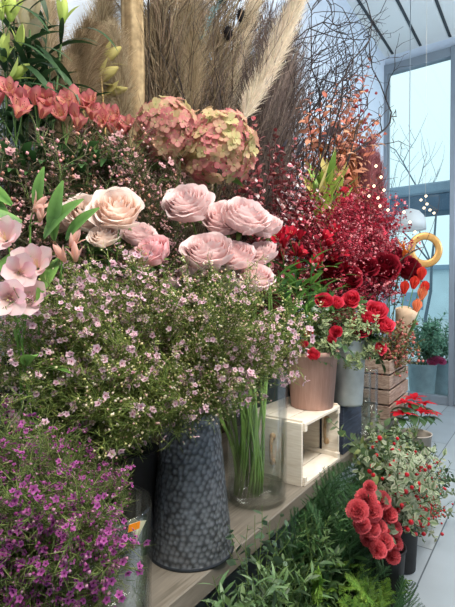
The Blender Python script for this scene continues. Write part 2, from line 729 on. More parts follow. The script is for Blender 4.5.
# low pale building and car-height wall far behind
b = MB()
q0, q1 = PY(398, 292, WY + 22), PY(470, 268, WY + 22)
bd = root('building', V((q0.x - 4, WY + 22, -0.04)), 'long pale low building across the street', 'building')
b.box((0, 0, 0), (18, 5, q1.z + 0.04), (1, 1, 1))
link('wall', b.mesh('wall', plain_mat('pale_render', rgb(204, 220, 228), 0.8, 0, 1, 0.06), False), bd)
b = MB()
b.box((-0.3, -0.3, q1.z), (18.3, 5.3, q1.z + 0.25), (1, 1, 1))
link('roof', b.mesh('roof', plain_mat('roof_slate', rgb(130, 152, 172), 0.8, 0, 1, 0.1), False), bd)
for k in range(6):
    b = MB()
    b.box((1.5 + k * 2.7, -0.03, 0.5), (2.7 + k * 2.7, 0.02, 1.5), (1, 1, 1))
    link('window', b.mesh('window', plain_mat('far_glass', rgb(120, 148, 168), 0.3, 0, 1, 0.1), False), bd)


# ------------------------------------------------------------------ BENCH AND RISER
e0, e1 = PZ(168, 606, BZ), PZ(388, 420, BZ)
EX = e0.x                       # front edge at the near end
bdir = (e1 - e0)
bang = math.atan2(-bdir.x, bdir.y)
BM = Matrix.Translation(V((e0.x, e0.y, 0))) @ Matrix.Rotation(bang, 4, 'Z')


def on_bench(x, y, z=0.0):      # x back from the front edge, y along it
    return BM @ V((-x, y, BZ + z))


BEND = (PZ(407, 404, BZ) - e0).length + .03
bench = root('display_bench', None, 'long grey brown wooden bench carrying the vases and crates', 'bench', None, BM)
b = MB()
b.box((-0.30, -0.9, BZ - 0.058), (0, BEND, BZ), (1, 1, 1), bev=0.003)
b.box((-0.62, -0.9, BZ - 0.058), (-0.303, BEND, BZ), (1, 1, 1), bev=0.003)
link('bench_top', b.mesh('bench_top', M_bench, False), bench)
for y in (-0.8, .9, BEND - .1):
    for x in (-0.12, -0.56):
        b = MB()
        b.box((x, y, 0), (x + 0.07, y + 0.07, BZ - 0.058), (1, 1, 1), bev=0.003)
        link('leg', b.mesh('leg', M_bench, False), bench)

RZ = 0.78
ris = root('display_riser', V((WX, 0, 0)), 'dark wooden step behind the bench, hidden under the flowers', 'shelf')
b = MB()
b.box((0.01, -0.9, RZ - 0.03), (0.36, 5.2, RZ), (1, 1, 1), bev=0.003)
link('riser_top', b.mesh('riser_top', M_riser, False), ris)
b = MB()
b.box((0.32, -0.9, 0), (0.34, 5.2, RZ - 0.03), (1, 1, 1))
link('front_panel', b.mesh('front_panel', M_riser, False), ris)

# ------------------------------------------------------------------ VESSELS
# hammered zinc pail: dimples are real hollows
rg = random.Random(3)
PAIL = PZ(191, 547, BZ)
PH, PR0, PR1 = 0.392, 0.113, 0.073
cells = []
cs = 0.0150
rows = int(PH / (cs * 0.87))
for j in range(rows + 1):
    z = j * cs * 0.87
    r = PR0 + (PR1 - PR0) * z / PH
    n = int(2 * PI * r / cs)
    for i in range(n):
        cells.append(((i + 0.5 * (j % 2)) / n * 2 * PI + rg.uniform(-.25, .25) * cs / r, z + rg.uniform(-.25, .25) * cs, rg.uniform(0.75, 1.15), j))
byrow = {}
for c in cells:
    byrow.setdefault(c[3], []).append(c)
b = MB()
nu, nv = 230, 120
vs, fs, cc = [], [], []
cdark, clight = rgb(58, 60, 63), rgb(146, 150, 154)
for j in range(nv + 1):
    z = PH * j / nv
    r = PR0 + (PR1 - PR0) * z / PH
    jr = int(z / (cs * 0.87))
    cand = [c for q in range(jr - 1, jr + 3) for c in byrow.get(q, [])]
    for i in range(nu):
        th = 2 * PI * i / nu
        best = 9
        for c in cand:
            if abs(c[1] - z) > cs * 1.2:
                continue
            da = (c[0] - th + PI) % (2 * PI) - PI
            if abs(da) * r > cs * 1.2:
                continue
            dd = math.hypot(da * r, c[1] - z) / (cs * 0.56 * c[2])
            if dd < best:
                best = dd
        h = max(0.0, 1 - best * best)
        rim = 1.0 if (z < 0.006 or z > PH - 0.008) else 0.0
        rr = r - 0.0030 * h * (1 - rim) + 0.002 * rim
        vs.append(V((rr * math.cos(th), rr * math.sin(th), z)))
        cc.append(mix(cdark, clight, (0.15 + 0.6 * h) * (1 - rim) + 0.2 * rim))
for j in range(nv):
    for i in range(nu):
        i2 = (i + 1) % nu
        fs.append((j * nu + i, j * nu + i2, (j + 1) * nu + i2, (j + 1) * nu + i))
b.add(vs, fs, cc)
pail = root('zinc_pail', PAIL, 'tall dark hammered zinc pail narrowing upward, on the bench', 'pail')
link('body', b.mesh('body', M_zinc), pail)
b = MB()
b.lathe([(PR1 + .001, PH - .004), (PR1 + .003, PH + .002), (PR1 - .001, PH + .004), (PR1 - .005, PH), (PR0 - .01, .01), (0.001, 0.008)], 64, rgb(70, 74, 80))
link('lining', b.mesh('lining', M_zinc), pail)
b = MB()
b.lathe([(PR0 - .002, 0), (PR0 + .0035, 0.0005), (PR0 + .0045, .004), (PR0 + .002, .008)], 64, rgb(60, 64, 70))
link('base_rim', b.mesh('base_rim', M_zinc), pail)


def glass_vase(name, loc, r0, r1, h, label, water, t=0.004, fl=0.0):
    o = root(name, loc, label, 'vase')
    g = MB()
    g.lathe([(0.001, 0), (r0 - .006, 0), (r0, .006), (r0 + (r1 - r0) * .5, h * .5), (r1, h - .01), (r1 + fl, h), (r1 + fl - t * .6, h + .001), (r1 - t, h - .01),
             (r0 + (r1 - r0) * .5 - t, h * .5), (r0 - t, .016), (r0 - t - .006, .012), (0.001, .012)], 64, (1, 1, 1))
    link('glass', g.mesh('glass', M_glass), o)
    if water:
        g = MB()
        rw = r0 + (r1 - r0) * water / h - t - .0008
        g.lathe([(0.001, .0135), (r0 - t - .007, .0135), (r0 - t - .001, .02), (rw, water), (0.001, water)], 48, (1, 1, 1))
        link('water', g.mesh('water', M_water), o)
    return o


VASE = PZ(257, 498, BZ)
glass_vase('glass_vase', VASE, 0.098, 0.102, 0.44, 'tall clear glass cylinder vase with green rose stems in water', 0.05)
PV = PZ(101, 640, BZ)
PVH = 0.272
glass_vase('glass_vase', PV, 0.098, 0.101, PVH, 'low clear glass vase full of purple waxflower, at the bench front', 0.12)

# price sticker on the paper cone tucked in the purple vase
tg = root('price_tag', P(137, 526, 0.84), 'small orange price sticker on a folded paper cone by the glass rim', 'price tag')
b = MB()
right, upv = RT, UP
a0 = V((0, 0, 0))
nrm = -FW
pts = [a0 + right * x + upv * y + nrm * z * .8 for x, y, z in ((-.014, .003, 0), (.0, -.024, .004), (.017, .010, 0), (.003, .005, -.010), (-.014, .003, -.001), (.0, -.025, .003), (.017, .010, -.001), (.003, .005, -.011))]
b.add(pts, [(0, 1, 3), (1, 2, 3), (4, 7, 5), (5, 7, 6), (0, 4, 5, 1), (1, 5, 6, 2), (2, 6, 7, 3), (3, 7, 4, 0)], rgb(190, 196, 170))
link('paper_cone', b.mesh('paper_cone', M_attr, False), tg)
b = MB()
pts = [a0 + right * x + upv * y + nrm * (.012 + z) - right * .003 + upv * .003 for z in (0, .0012) for x, y in ((-.0115, -.009), (.010, -.001), (.0115, .012), (-.009, .005))]
b.add(pts, [(3, 2, 1, 0), (4, 5, 6, 7), (0, 1, 5, 4), (1, 2, 6, 5), (2, 3, 7, 6), (3, 0, 4, 7)], rgb(255, 150, 32))
link('sticker', b.mesh('sticker', M_attr, False), tg)


# pale crate lying on its side, its open side to the aisle
def slat(mb, a, b_, bev=0.0015):
    mb.box(a, b_, (1, 1, 1), bev=bev)


def rope(mb, a, c, sag, r=0.006):
    m = (a + c) / 2 + sag
    pts = [a + (m - a) * t * 1.0 for t in (0, .15)] + bez(a, a + sag * 1.3, c + sag * 1.3, c, 10)
    mb.tube(bez(a, a + sag * 1.3, c + sag * 1.3, c, 12), r, r, 8, (1, 1, 1))
    for q in (a, c):
        mb.sphere(q, r * 1.9, (1, 1, 1), 8, 6)


c0 = PZ(304, 488, BZ)
c1 = PZ(341.5, 459, BZ)
cang = math.atan2(-(c1 - c0).x, (c1 - c0).y)
CL = (c1 - c0).length
CH = (PX(304, 424.5, c0.x).z - BZ)
CD = 0.26
CM = Matrix.Translation(c0) @ Matrix.Rotation(cang, 4, 'Z')
# local: +x to the aisle, y along the bench, z up; open side at x = 0
pc = root('wooden_crate', None, 'pale pine crate with rope handles lying on its side under the pinkish pot', 'crate', None, CM)
tk = 0.012
for nm, y0, y1 in (('end_panel', 0, tk), ('end_panel', CL - tk, CL)):
    b = MB()
    for k in range(3):
        x0 = -CD + k * (CD / 3) + 0.003
        slat(b, (x0, y0, 0.0), (x0 + CD / 3 - 0.013, y1, CH))
    for z0 in (0.0, CH - 0.022):
        yy = y1 if y0 == 0 else y0 - 0.008
        slat(b, (-CD + .02, yy, z0 + .012), (-0.012, yy + 0.008, z0 + 0.03))
    o = link(nm, b.mesh(nm, M_pine, False), pc)
    b = MB()
    sg = V((0, -0.016 if y0 == 0 else -0.02, 0))
    yy = -0.003 if y0 == 0 else CL - tk - 0.004
    xr = -.125 if y0 == 0 else -.06
    rope(b, V((xr, yy, CH * .30)), V((xr, yy, CH * .72)), sg, .0068)
    tag(link('rope_handle', b.mesh('rope_handle', M_rope), o), 'knotted jute rope handle')
for nm, z0, z1 in (('bottom_board', 0, tk), ('top_board', CH - tk, CH)):
    b = MB()
    for k in range(3):
        x0 = -CD + k * (CD / 3) + (0.004 if k else 0)
        slat(b, (x0, tk, z0), (x0 + CD / 3 - 0.006, CL - tk, z1))
    link(nm, b.mesh(nm, M_pine, False), pc)
b = MB()
for k in range(4):
    y0 = tk + k * ((CL - 2 * tk) / 4)
    slat(b, (-CD, y0 + .006, tk), (-CD + 0.01, y0 + (CL - 2 * tk) / 4 - .006, CH - tk))
link('back_board', b.mesh('back_board', M_pine, False), pc)
for y in (tk, CL - tk - 0.02):
    for z0 in (tk, CH - tk - 0.02):
        b = MB()
        slat(b, (-0.02, y, z0), (-0.002, y + 0.02, z0 + 0.02))
        link('corner_block', b.mesh('corner_block', M_pine, False), pc)

# pinkish pot on the crate
POTB = PZ(312, 406, BZ + CH)
pot = root('flower_pot', POTB, 'pinkish beige pot with fine vertical grooves standing on the pale crate', 'pot')
b = MB()
PTH = PX(312, 350, POTB.x).z - POTB.z
prof = [(0.001, 0), (0.082, 0), (0.086, .004), (0.103, PTH - .02), (0.107, PTH - .018), (0.109, PTH), (0.103, PTH + .001), (0.098, PTH - .02), (0.08, .012), (0.001, .012)]
b.lathe(prof, 72, (1, 1, 1))
link('body', b.mesh('body', M_terra), pot)
b = MB()
b.lathe([(0.001, PTH - .03), (0.096, PTH - .03), (0.096, PTH - .034), (0.001, PTH - .034)], 32, (1, 1, 1))
link('soil', b.mesh('soil', M_dark), pot)

# dark blue crate with the galvanised bucket on it
n0 = PZ(343, 455, BZ)
n1 = PZ(358, 444, BZ)
NL = (n1 - n0).length + .05
NH = PX(343, 408, n0.x).z - BZ
NM = Matrix.Translation(n0) @ Matrix.Rotation(cang, 4, 'Z')
nc = root('wooden_crate', None, 'small dark blue crate with rope handle under the galvanised bucket', 'crate', None, NM)
for x0 in (-0.012, -0.2):
    b = MB()
    for k in range(3):
        z0 = k * NH / 3
        slat(b, (x0, 0, z0), (x0 + .012, NL, z0 + NH / 3 - (.002 if k == 2 else 0)))
    link('side_panel', b.mesh('side_panel', M_navy, False), nc)
for y0 in (0, NL - .012):
    b = MB()
    slat(b, (-0.188, y0, 0), (-0.012, y0 + .012, NH - .002))
    link('end_panel', b.mesh('end_panel', M_navy, False), nc)
b = MB()
slat(b, (-0.2, 0, NH - .002), (0, NL, NH + .008))
link('top_board', b.mesh('top_board', M_navy, False), nc)
b = MB()
rope(b, V((-0.035, -0.003, NH * .32)), V((-0.035, -0.003, NH * .8)), V((0, -0.022, 0)))
tag(link('rope_handle', b.mesh('rope_handle', M_rope), nc), 'jute rope handle')
GB = n0 + (n1 - n0) * 0.75 + V((-0.085, 0, NH + 0.008))
GB = PZ(348, 404, BZ + NH + .008)
gb = root('galvanised_bucket', GB, 'slim galvanised grey bucket on the dark blue crate', 'bucket')
b = MB()
GH = 0.285
b.lathe([(0.001, .006), (0.054, .006), (0.056, 0), (0.060, .004), (0.0615, .012), (0.074, GH - .012), (0.0765, GH - .008), (0.0765, GH - .002), (0.0745, GH), (0.0715, GH - .004), (0.058, .016), (0.001, .014)], 56, (1, 1, 1))
link('body', b.mesh('body', M_galv), gb)
b = MB()
b.lathe([(0.0705, GH - .055), (0.0725, GH - .052), (0.0725, GH - .048), (0.0705, GH - .046)], 48, (1, 1, 1), closed=True)
link('hoop', b.mesh('hoop', M_galv), gb)

# two small glass bottles in front of the slatted crate
for px, py, r, h, lb in ((369, 436, .042, .33, 'clear glass bottle beside the weathered slatted crate, nearer the aisle'),
                         (363, 430, .040, .30, 'dark clear glass bottle between the blue crate and the slatted crate')):
    q = PZ(px, py, BZ)
    o = glass_vase('glass_bottle', q, r, r * .98, h, lb, 0.16, .003)

# weathered slatted crate at the end of the bench
a0_ = PZ(389.5, 421, BZ)
a1_ = PZ(408, 404, BZ)
AL = (a1_ - a0_).length
AH = PX(389.5, 360, a0_.x).z - BZ
aang = math.atan2(-(a1_ - a0_).x, (a1_ - a0_).y)
ac = root('wooden_crate', None, 'weathered slatted fruit crate at the far end of the bench', 'crate', None, Matrix.Translation(a0_) @ Matrix.Rotation(aang, 4, 'Z'))
AD = 0.34
for nm, x0 in (('long_side', -0.012), ('long_side', -AD)):
    b = MB()
    for k in range(4):
        z0 = k * AH / 4
        slat(b, (x0, 0, z0 + .004), (x0 + .012, AL, z0 + AH / 4 - .010))
    link(nm, b.mesh(nm, M_apple, False), ac)
for nm, y0 in (('end_panel', 0.0), ('end_panel', AL - .014)):
    b = MB()
    for k in range(4):
        z0 = k * AH / 4
        slat(b, (-AD + .012, y0, z0 + .004), (-0.012, y0 + .014, z0 + AH / 4 - .006))
    link(nm, b.mesh(nm, M_apple, False), ac)
for x in (-.04, -AD + .014):
    for y in (.014, AL - .04):
        b = MB()
        slat(b, (x, y, 0), (x + .026, y + .026, AH - .012))
        link('corner_post', b.mesh('corner_post', M_apple, False), ac)
b = MB()
slat(b, (-AD + .012, .014, 0.004), (-.012, AL - .014, .014))
link('bottom_board', b.mesh('bottom_board', M_apple, False), ac)


def bucket(loc, r0, r1, h, label, m=M_dark, name='bucket', cat='bucket'):
    o = root(name, loc, label, cat)
    g = MB()
    g.lathe([(0.001, 0), (r0 - .004, 0), (r0, .004), (r1, h - .008), (r1 + .004, h - .006), (r1 + .004, h), (r1 - .002, h), (r1 - .006, h - .01), (r0 - .006, .012), (0.001, .012)], 36, (1, 1, 1))
    link('body', g.mesh('body', m), o)
    return o

# ------------------------------------------------------------------ PLANT KINDS
G_DARK, G_MID, G_LIGHT = rgb(38, 62, 34), rgb(70, 104, 50), rgb(128, 164, 84)
STEMG = rgb(92, 116, 58)


def curve_pts(L, sway, n=8, rg=random):
    a = rg.uniform(0, 2 * PI)
    s = V((math.cos(a), math.sin(a), 0)) * sway * L
    return [V((0, 0, L * i / n)) + s * math.sin(PI * 0.5 * i / n) ** 2 * 1.0 + V((rg.uniform(-.004, .004), rg.uniform(-.004, .004), 0)) for i in range(n + 1)]


def at(pts, t):
    x = t * (len(pts) - 1)
    i = min(int(x), len(pts) - 2)
    return pts[i].lerp(pts[i + 1], x - i), (pts[i + 1] - pts[i]).normalized()


def floret(mb, p, n, r, c0, c1, k=5, cup=0.25, cc=None, shape=prof_petal, wmul=0.95):
    n = n.normalized()
    a = perp(n)
    b_ = n.cross(a)
    w0 = U(0, 6.28)
    for i in range(k):
        w = w0 + 2 * PI * i / k
        d = (a * math.cos(w) + b_ * math.sin(w))
        mb.leaf(p + d * r * .12, d + n * cup, n, r, r * wmul, jit(c0, .08), jit(c1, .08), None, -0.25, -.05, 2, shape)
    if cc:
        mb.ball(p + n * r * .12, r * .22, cc)


def waxflower(L, seed, cb, cbud, pf, pb, nbr=10, spread=0.5, needle=None, fsize=.0075, bsz=1.0):
    random.seed(seed)
    st, fo, fl = MB(), MB(), MB()
    pts = curve_pts(L, 0.12)
    bark = rgb(104, 92, 60)
    st.tube(pts, .0022, .001, 4, bark, False, STEMG)
    nd = needle or (rgb(84, 106, 46), rgb(160, 176, 94))

    def needles(q, n, d, ln):
        for _ in range(n):
            a = rdir()
            dd = (d * 0.8 + a * 0.75).normalized()
            fo.ribbon(q + d * U(-.02, .01), dd, U(.6, 1.3) * ln, .00075, jit(mix(nd[0], nd[1], random.random()), .2), None, 1)
    for i in range(nbr):
        t = 0.36 + 0.62 * (i + random.random() * .6) / nbr
        p, d = at(pts, t)
        w = i * 2.4 + U(-.4, .4)
        out = V((math.cos(w), math.sin(w), 0))
        bd = (d * U(.75, 1.1) + out * spread * U(.7, 1.4)).normalized()
        bl = L * U(.20, .30) * (1.25 - t * .5) + .03
        bp = [p]
        for k in range(4):
            bd = (bd + V((0, 0, .09)) + rdir() * .09).normalized()
            bp.append(bp[-1] + bd * bl / 4)
        st.tube(bp, .0012, .0006, 3, bark, False, STEMG)
        for k in range(6):
            tt = 0.3 + 0.7 * k / 5
            q, dd = at(bp, min(.999, tt))
            td = (dd + rdir() * .8).normalized()
            tl = U(.016, .042)
            e = q + td * tl
            st.tube([q, e], .0007, .0005, 3, STEMG, False)
            needles(q, 5, td, .024)
            needles(e, 4, td, .022)
            r = random.random()
            if r < pf:
                for _ in range(random.choice((1, 2, 2, 3))):
                    floret(fl, e + rdir() * .009, (td + rdir() * .7 + V((0, 0, .2))), fsize * U(.75, 1.2), cb[1], cb[0], 5, .3, cb[2])
            if random.random() < pb:
                for _ in range(random.choice((1, 2, 3))):
                    q2 = e + rdir() * .011
                    fl.ball(q2, U(.0022, .0036) * bsz, jit(cbud[random.randrange(len(cbud))], .15))
    straighten((st, fo, fl), pts[-1], L)
    return [('stem', st.mesh('wax_stem', M_stem)), ('foliage', fo.mesh('wax_foliage', M_leaf)), ('blossoms', fl.mesh('wax_blossoms', M_petal))]


def leafy(L, seed, leaf, cols, nl=26, t0=.25, pairs=False, side=0, up=.7, sway=.12, bend=.5, fold=.2, seg=3, prof=prof_leaf, m=None, stem=STEMG, sr=.002, edge=None, berries=None, spread=.55, tipup=.0, slen=.35):
    """a branch clothed with leaves; optional side twigs and berries"""
    random.seed(seed)
    st, fo, bl_ = MB(), MB(), []
    pts = curve_pts(L, sway)
    st.tube(pts, sr, sr * .45, 5, stem, False)
    axes = [(pts, t0, nl)]
    for i in range(side):
        t = .3 + .6 * i / max(1, side)
        p, d = at(pts, t)
        w = i * 2.4 + U(-.4, .4)
        bd = (d * .9 + V((math.cos(w), math.sin(w), 0)) * spread * 1.4).normalized()
        bl = L * slen * U(.7, 1.2)
        bp = [p]
        for k in range(4):
            bd = (bd + V((0, 0, .08 + tipup)) + rdir() * .1).normalized()
            bp.append(bp[-1] + bd * bl / 4)
        st.tube(bp, sr * .6, sr * .3, 4, stem, False)
        axes.append((bp, .15, max(4, int(nl * slen * 1.3))))
    for ap, ta, n in axes:
        for i in range(n):
            t = ta + (1 - ta) * (i + .5 * random.random()) / n
            p, d = at(ap, min(.999, t))
            w = i * 2.4 + U(-.3, .3)
            for s in ((0, PI) if pairs else (0,)):
                a = perp(d)
                b_ = d.cross(a)
                o = a * math.cos(w + s) + b_ * math.sin(w + s)
                dd = (o + d * up * U(.6, 1.5)).normalized()
                c = cols[random.randrange(len(cols))]
                l = leaf[0] * U(.7, 1.2) * (1.05 - .35 * t)
                fo.leaf(p, dd, d - o * .2 + rdir() * .25, l, l * leaf[1] * U(.85, 1.15), jit(c, .14), jit(mix(c, (.5, .6, .3), .08), .14), jit(edge, .1) if edge else None, bend * U(.3, 1.4), fold, seg, prof)
            if berries and random.random() < berries[2]:
                for _ in range(random.choice((1, 2, 3))):
                    q = p + o * U(.006, .02) + rdir() * .008
                    bl_.append((q, U(.8, 1.15)))
    f_ = straighten((st, fo), pts[-1], L)
    out = [('stem', st.mesh('branch_stem', M_stem)), ('leaves', fo.mesh('branch_leaves', m or M_leaf))]
    if berries:
        be = MB()
        be.sphere(V((0, 0, 0)), berries[1], berries[0], 8, 5)
        bm_ = be.mesh('berry', M_gloss)
        random.shuffle(bl_)
        for q, k in bl_[:26]:
            out.append(('berry', bm_, Matrix.Translation(f_(q)) @ Matrix.Diagonal((k, k, k, 1))))
    return out


def frond(L, seed, c0, c1, npin=22, pl=.28, droop=.9, feather=True, nw=.0011, plume=1.0):
    """flat arching frond: axis, side shoots and fine needles"""
    random.seed(seed)
    st, fo = MB(), MB()
    pts = [V((0, 0, 0))]
    d = V((0, 0, 1))
    side = V((0, 1, 0))
    for i in range(12):
        d = (d + V((droop / 12, 0, -droop / 30)) + rdir() * .03).normalized()
        pts.append(pts[-1] + d * L / 12)
    st.tube(pts, .0020, .0007, 4, mix(c0, c1, .3), False)
    for i in range(npin):
        t = .12 + .86 * i / npin
        p, d = at(pts, t)
        for s in (-1, 1):
            ll = L * pl * math.sin(PI * (t * .8 + .18)) * U(.8, 1.15)
            pd = (d * .8 + side * s * plume + rdir() * .18).normalized()
            pp = [p]
            for k in range(4):
                pd = (pd + d * .12 + V((0, 0, -.05)) + rdir() * .06).normalized()
                pp.append(pp[-1] + pd * ll / 4)
            c = jit(mix(c0, c1, U(0, 1)), .15)
            st.tube(pp, .0009, .0004, 3, c, False)
            nn = int(5 + ll / .006)
            for k in range(nn):
                q, qd = at(pp, min(.999, .08 + .92 * k / nn))
                for s2 in (-1, 1):
                    nd = (qd * .9 + qd.cross(Zv).normalized() * s2 * .7 + rdir() * .3).normalized()
                    fo.ribbon(q, nd, U(.007, .013) * (1.1 - .4 * k / nn), nw, jit(c, .2), None, 1, mix(c, c1, .6))
    straighten((st, fo), pts[-1], L)
    return [('stem', st.mesh('frond_stem', M_stem)), ('pinnae', fo.mesh('frond_pinnae', M_leaf))]


def rose_bloom(seed, cin, cout, crim, R=1.0, H=1.15, np_=30, openness=1.0, mname='rose_petals', m=None):
    random.seed(seed)
    mb = MB()
    nu, nv = 10, 7
    for k in range(np_):
        t = (k + .5) / np_
        ang = k * 2.39996 + U(-.2, .2)
        ro = R * (.10 + .80 * t ** .75 * openness)
        zt = H * (.62 - .30 * t ** 1.6 * openness) * U(.92, 1.08)
        aw = 1.25 - .45 * t
        curl = .17 * R * t * openness * U(.4, 1.5)
        base = mix(cin, cout, t)
        tilt = U(-.05, .05)
        vs, cs = [], []
        for j in range(nv + 1):
            v = j / nv
            for i in range(nu + 1):
                u = -1 + 2 * i / nu
                edge = abs(u) ** 2.5
                vv = v * (1 - .22 * edge)
                rr = .07 * R + (ro - .07 * R) * (1 - (1 - min(1, vv * 1.35)) ** 2.2)
                rr *= 1 + .10 * u * u * t + .05 * u
                z = -.42 * H + (zt + .42 * H) * vv ** 1.15 * (1 - .08 * edge)
                x = max(0, vv - .68) / .32
                rr += curl * x * x * (1 + .4 * math.sin(3 * u + k))
                z += -curl * .75 * x ** 2.5 + .035 * R * math.sin(6 * u + 2.3 * k) * x * (.3 + t)
                rr += .03 * R * math.sin(5 * u + 1.7 * k) * x * t
                a = ang + u * aw * (0.45 + .55 * math.sin(PI * (0.15 + .62 * vv)))
                vs.append(V((rr * math.cos(a), rr * math.sin(a), z + tilt * u)))
                c = mix(base, crim, (vv ** 3) * .75 + .25 * edge * v)
                cs.append(c)
        fs = [(j * (nu + 1) + i, j * (nu + 1) + i + 1, (j + 1) * (nu + 1) + i + 1, (j + 1) * (nu + 1) + i) for j in range(nv) for i in range(nu)]
        mb.add(vs, fs, cs)
    return mb.mesh(mname, m or M_petal)


def calyx_mesh(R=1.0):
    mb = MB()
    mb.lathe([(0.03, -.62), (.10, -.58), (.15, -.48), (.10, -.38)], 10, G_MID)
    for i in range(5):
        w = i * 2 * PI / 5
        d = V((math.cos(w), math.sin(w), 0))
        mb.leaf(V((0, 0, -.46)) + d * .1, d + V((0, 0, -.1)), Zv, .55, .22, G_MID, G_LIGHT, None, .8, .1, 3)
    return mb.mesh('calyx', M_leaf)


def rose_leaf_mesh():
    """compound leaf: five leaflets"""
    random.seed(5)
    mb = MB()
    pts = [V((0, 0, 0)), V((.02, 0, .006)), V((.045, 0, .008)), (V((.07, 0, .004)))]
    mb.tube(pts, .001, .0007, 4, G_MID, False)
    for x, s in ((.03, -1), (.03, 1), (.055, -1), (.055, 1), (.07, 0)):
        d = V((.5, s * .9, 0)) if s else V((1, 0, -.1))
        mb.leaf(V((x, 0, .007)), d, Zv, .042, .026, rgb(44, 74, 40), rgb(70, 104, 58), None, .5, .18, 4)
    return mb.mesh('rose_leaf', M_gloss)


CALYX = calyx_mesh()
RLEAF = rose_leaf_mesh()
CREAM_ROSE = [rose_bloom(21, rgb(244, 218, 200), rgb(247, 230, 219), rgb(252, 243, 236), np_=34), rose_bloom(22, rgb(245, 214, 196), rgb(247, 227, 216), rgb(252, 242, 235), np_=32)]
PINK_ROSE = [rose_bloom(31 + i, rgb(243, 200, 200), rgb(247, 220, 219), rgb(252, 240, 238), np_=38 + 3 * i) for i in range(3)]
DEEP_ROSE = [rose_bloom(41, rgb(236, 164, 172), rgb(243, 196, 200), rgb(249, 222, 224), np_=42)]
RED_ROSE = [rose_bloom(51, rgb(92, 8, 22), rgb(120, 12, 30), rgb(150, 26, 46), np_=28, m=M_velvet), rose_bloom(52, rgb(84, 6, 20), rgb(112, 10, 28), rgb(142, 22, 42), np_=26, m=M_velvet)]
RANUN = [rose_bloom(61, rgb(200, 20, 50), rgb(214, 38, 68), rgb(236, 84, 108), np_=26, H=.95), rose_bloom(62, rgb(190, 18, 46), rgb(216, 42, 72), rgb(238, 92, 112), np_=22, H=1.1, openness=.9)]


def rose(name, blooms, head, face, R, base, label, cat, group=None, leaves=2, stemr=.0030, mid=None, stemc=None, cal=True, lb=None):
    r = root(name, base, label, cat, group)
    Mi = Matrix.Translation(-base)
    face = face.normalized()
    hb_ = head - face * R * .58
    if mid is None:
        mid = base.lerp(hb_, .6) + V((0, 0, .04))
    pts = [q - base for q in bez(base, base.lerp(mid, .6), hb_ - face * (hb_ - base).length * .3, hb_ + face * R * .1, 12)]
    sm = MB()
    sm.tube(pts, stemr, stemr * .8, 7, stemc or rgb(88, 126, 52), True)
    link('stem', sm.mesh('rose_stem', M_stem), r)
    bo = link('bloom', random.choice(blooms), r, orient(head - base, face, U(0, 6.28), R))
    if cal:
        link('calyx', CALYX, bo)
    for k in range(leaves):
        t = (lb or .62) + .3 * k / max(1, leaves)
        p, d = at(pts, min(.97, t))
        a = rdir()
        a = (a - d * a.dot(d)).normalized()
        x = (a + d * .4).normalized()
        y = (Zv.cross(x)).normalized()
        z = x.cross(y)
        s = U(.9, 1.4)
        Mr = Matrix(((x.x, y.x, z.x, p.x), (x.y, y.y, z.y, p.y), (x.z, y.z, z.z, p.z), (0, 0, 0, 1))) @ Matrix.Diagonal((s, s, s, 1))
        link('leaf', RLEAF, r, Mr)
    return r


def lily_flower(seed, cin, cout, ctip, n=6, L=1.0, W=.42, openang=.8, streak=None, bend=.9, m=None, nm='lily_petals'):
    """trumpet of six petals along +Z"""
    random.seed(seed)
    mb = MB()
    for i in range(n):
        w = i * 2 * PI / n + U(-.08, .08)
        o = V((math.cos(w), math.sin(w), 0))
        d = (Zv + o * openang * (1 if i % 2 else .8)).normalized()
        nn = (Zv - o * .6)
        ci, ct = (mix(cin, streak, .55), mix(ctip, streak, .35)) if (streak and i % 2 == 0) else (cin, ctip)
        mb.leaf(o * .05, d, nn, L * U(.92, 1.06), W * (1.1 if i % 2 else .85), jit(ci, .06), jit(ct, .06), jit(cout, .06), bend * U(.5, 1.2), .22, 6, prof_petal, .02)
        if streak:
            for k in range(5):
                q = o * .05 + d * U(.3, .75) + rdir() * .05
                mb.ball(q + nn * .02, .022, rgb(120, 40, 50), 1, 1, 1.6)
    for i in range(5):
        o = rdir() * .16
        mb.tube([V((0, 0, .05)), V((o.x, o.y, .62))], .012, .01, 4, rgb(230, 214, 170), False)
    return mb.mesh(nm, m or M_petal)


def bud_mesh(c0, c1, seed=1, nm='bud'):
    mb = MB()
    mb.lathe([(.02, 0), (.11, .08), (.16, .3), (.17, .55), (.12, .82), (.03, 1.0)], 9, c0)
    mb.c = [mix(c0, c1, min(1, v[2])) for v in mb.v]
    for i in range(3):
        w = i * 2 * PI / 3
        d = V((math.cos(w), math.sin(w), 0))
        mb.leaf(V((0, 0, .02)) + d * .07, Zv + d * .28, -d, .98, .26, mix(c0, c1, .3), c1, None, .62, .1, 5)
    return mb.mesh(nm, M_petal)


ALS_CORAL = [lily_flower(70 + i, rgb(232, 184, 142), rgb(198, 108, 120), rgb(218, 140, 144), openang=.46, W=.54, streak=rgb(236, 196, 140), bend=.3, nm='alstroemeria_petals') for i in range(2)]
ALS_RED = [lily_flower(74 + i, rgb(176, 20, 36), rgb(150, 14, 36), rgb(190, 34, 60), openang=.5, W=.55, bend=.5, m=M_velvet, nm='alstroemeria_petals') for i in range(2)]
ALS_PINK = [lily_flower(78 + i, rgb(248, 224, 214), rgb(242, 204, 210), rgb(248, 220, 224), openang=.62, W=.72, bend=.55, nm='alstroemeria_petals') for i in range(2)]
BUD_PEACH = bud_mesh(rgb(232, 190, 160), rgb(240, 196, 186), nm='peach_bud')
BUD_GREEN = bud_mesh(rgb(150, 176, 84), rgb(196, 210, 120), nm='lily_bud')
BUD_RED = bud_mesh(rgb(130, 30, 40), rgb(176, 30, 52), nm='red_bud')


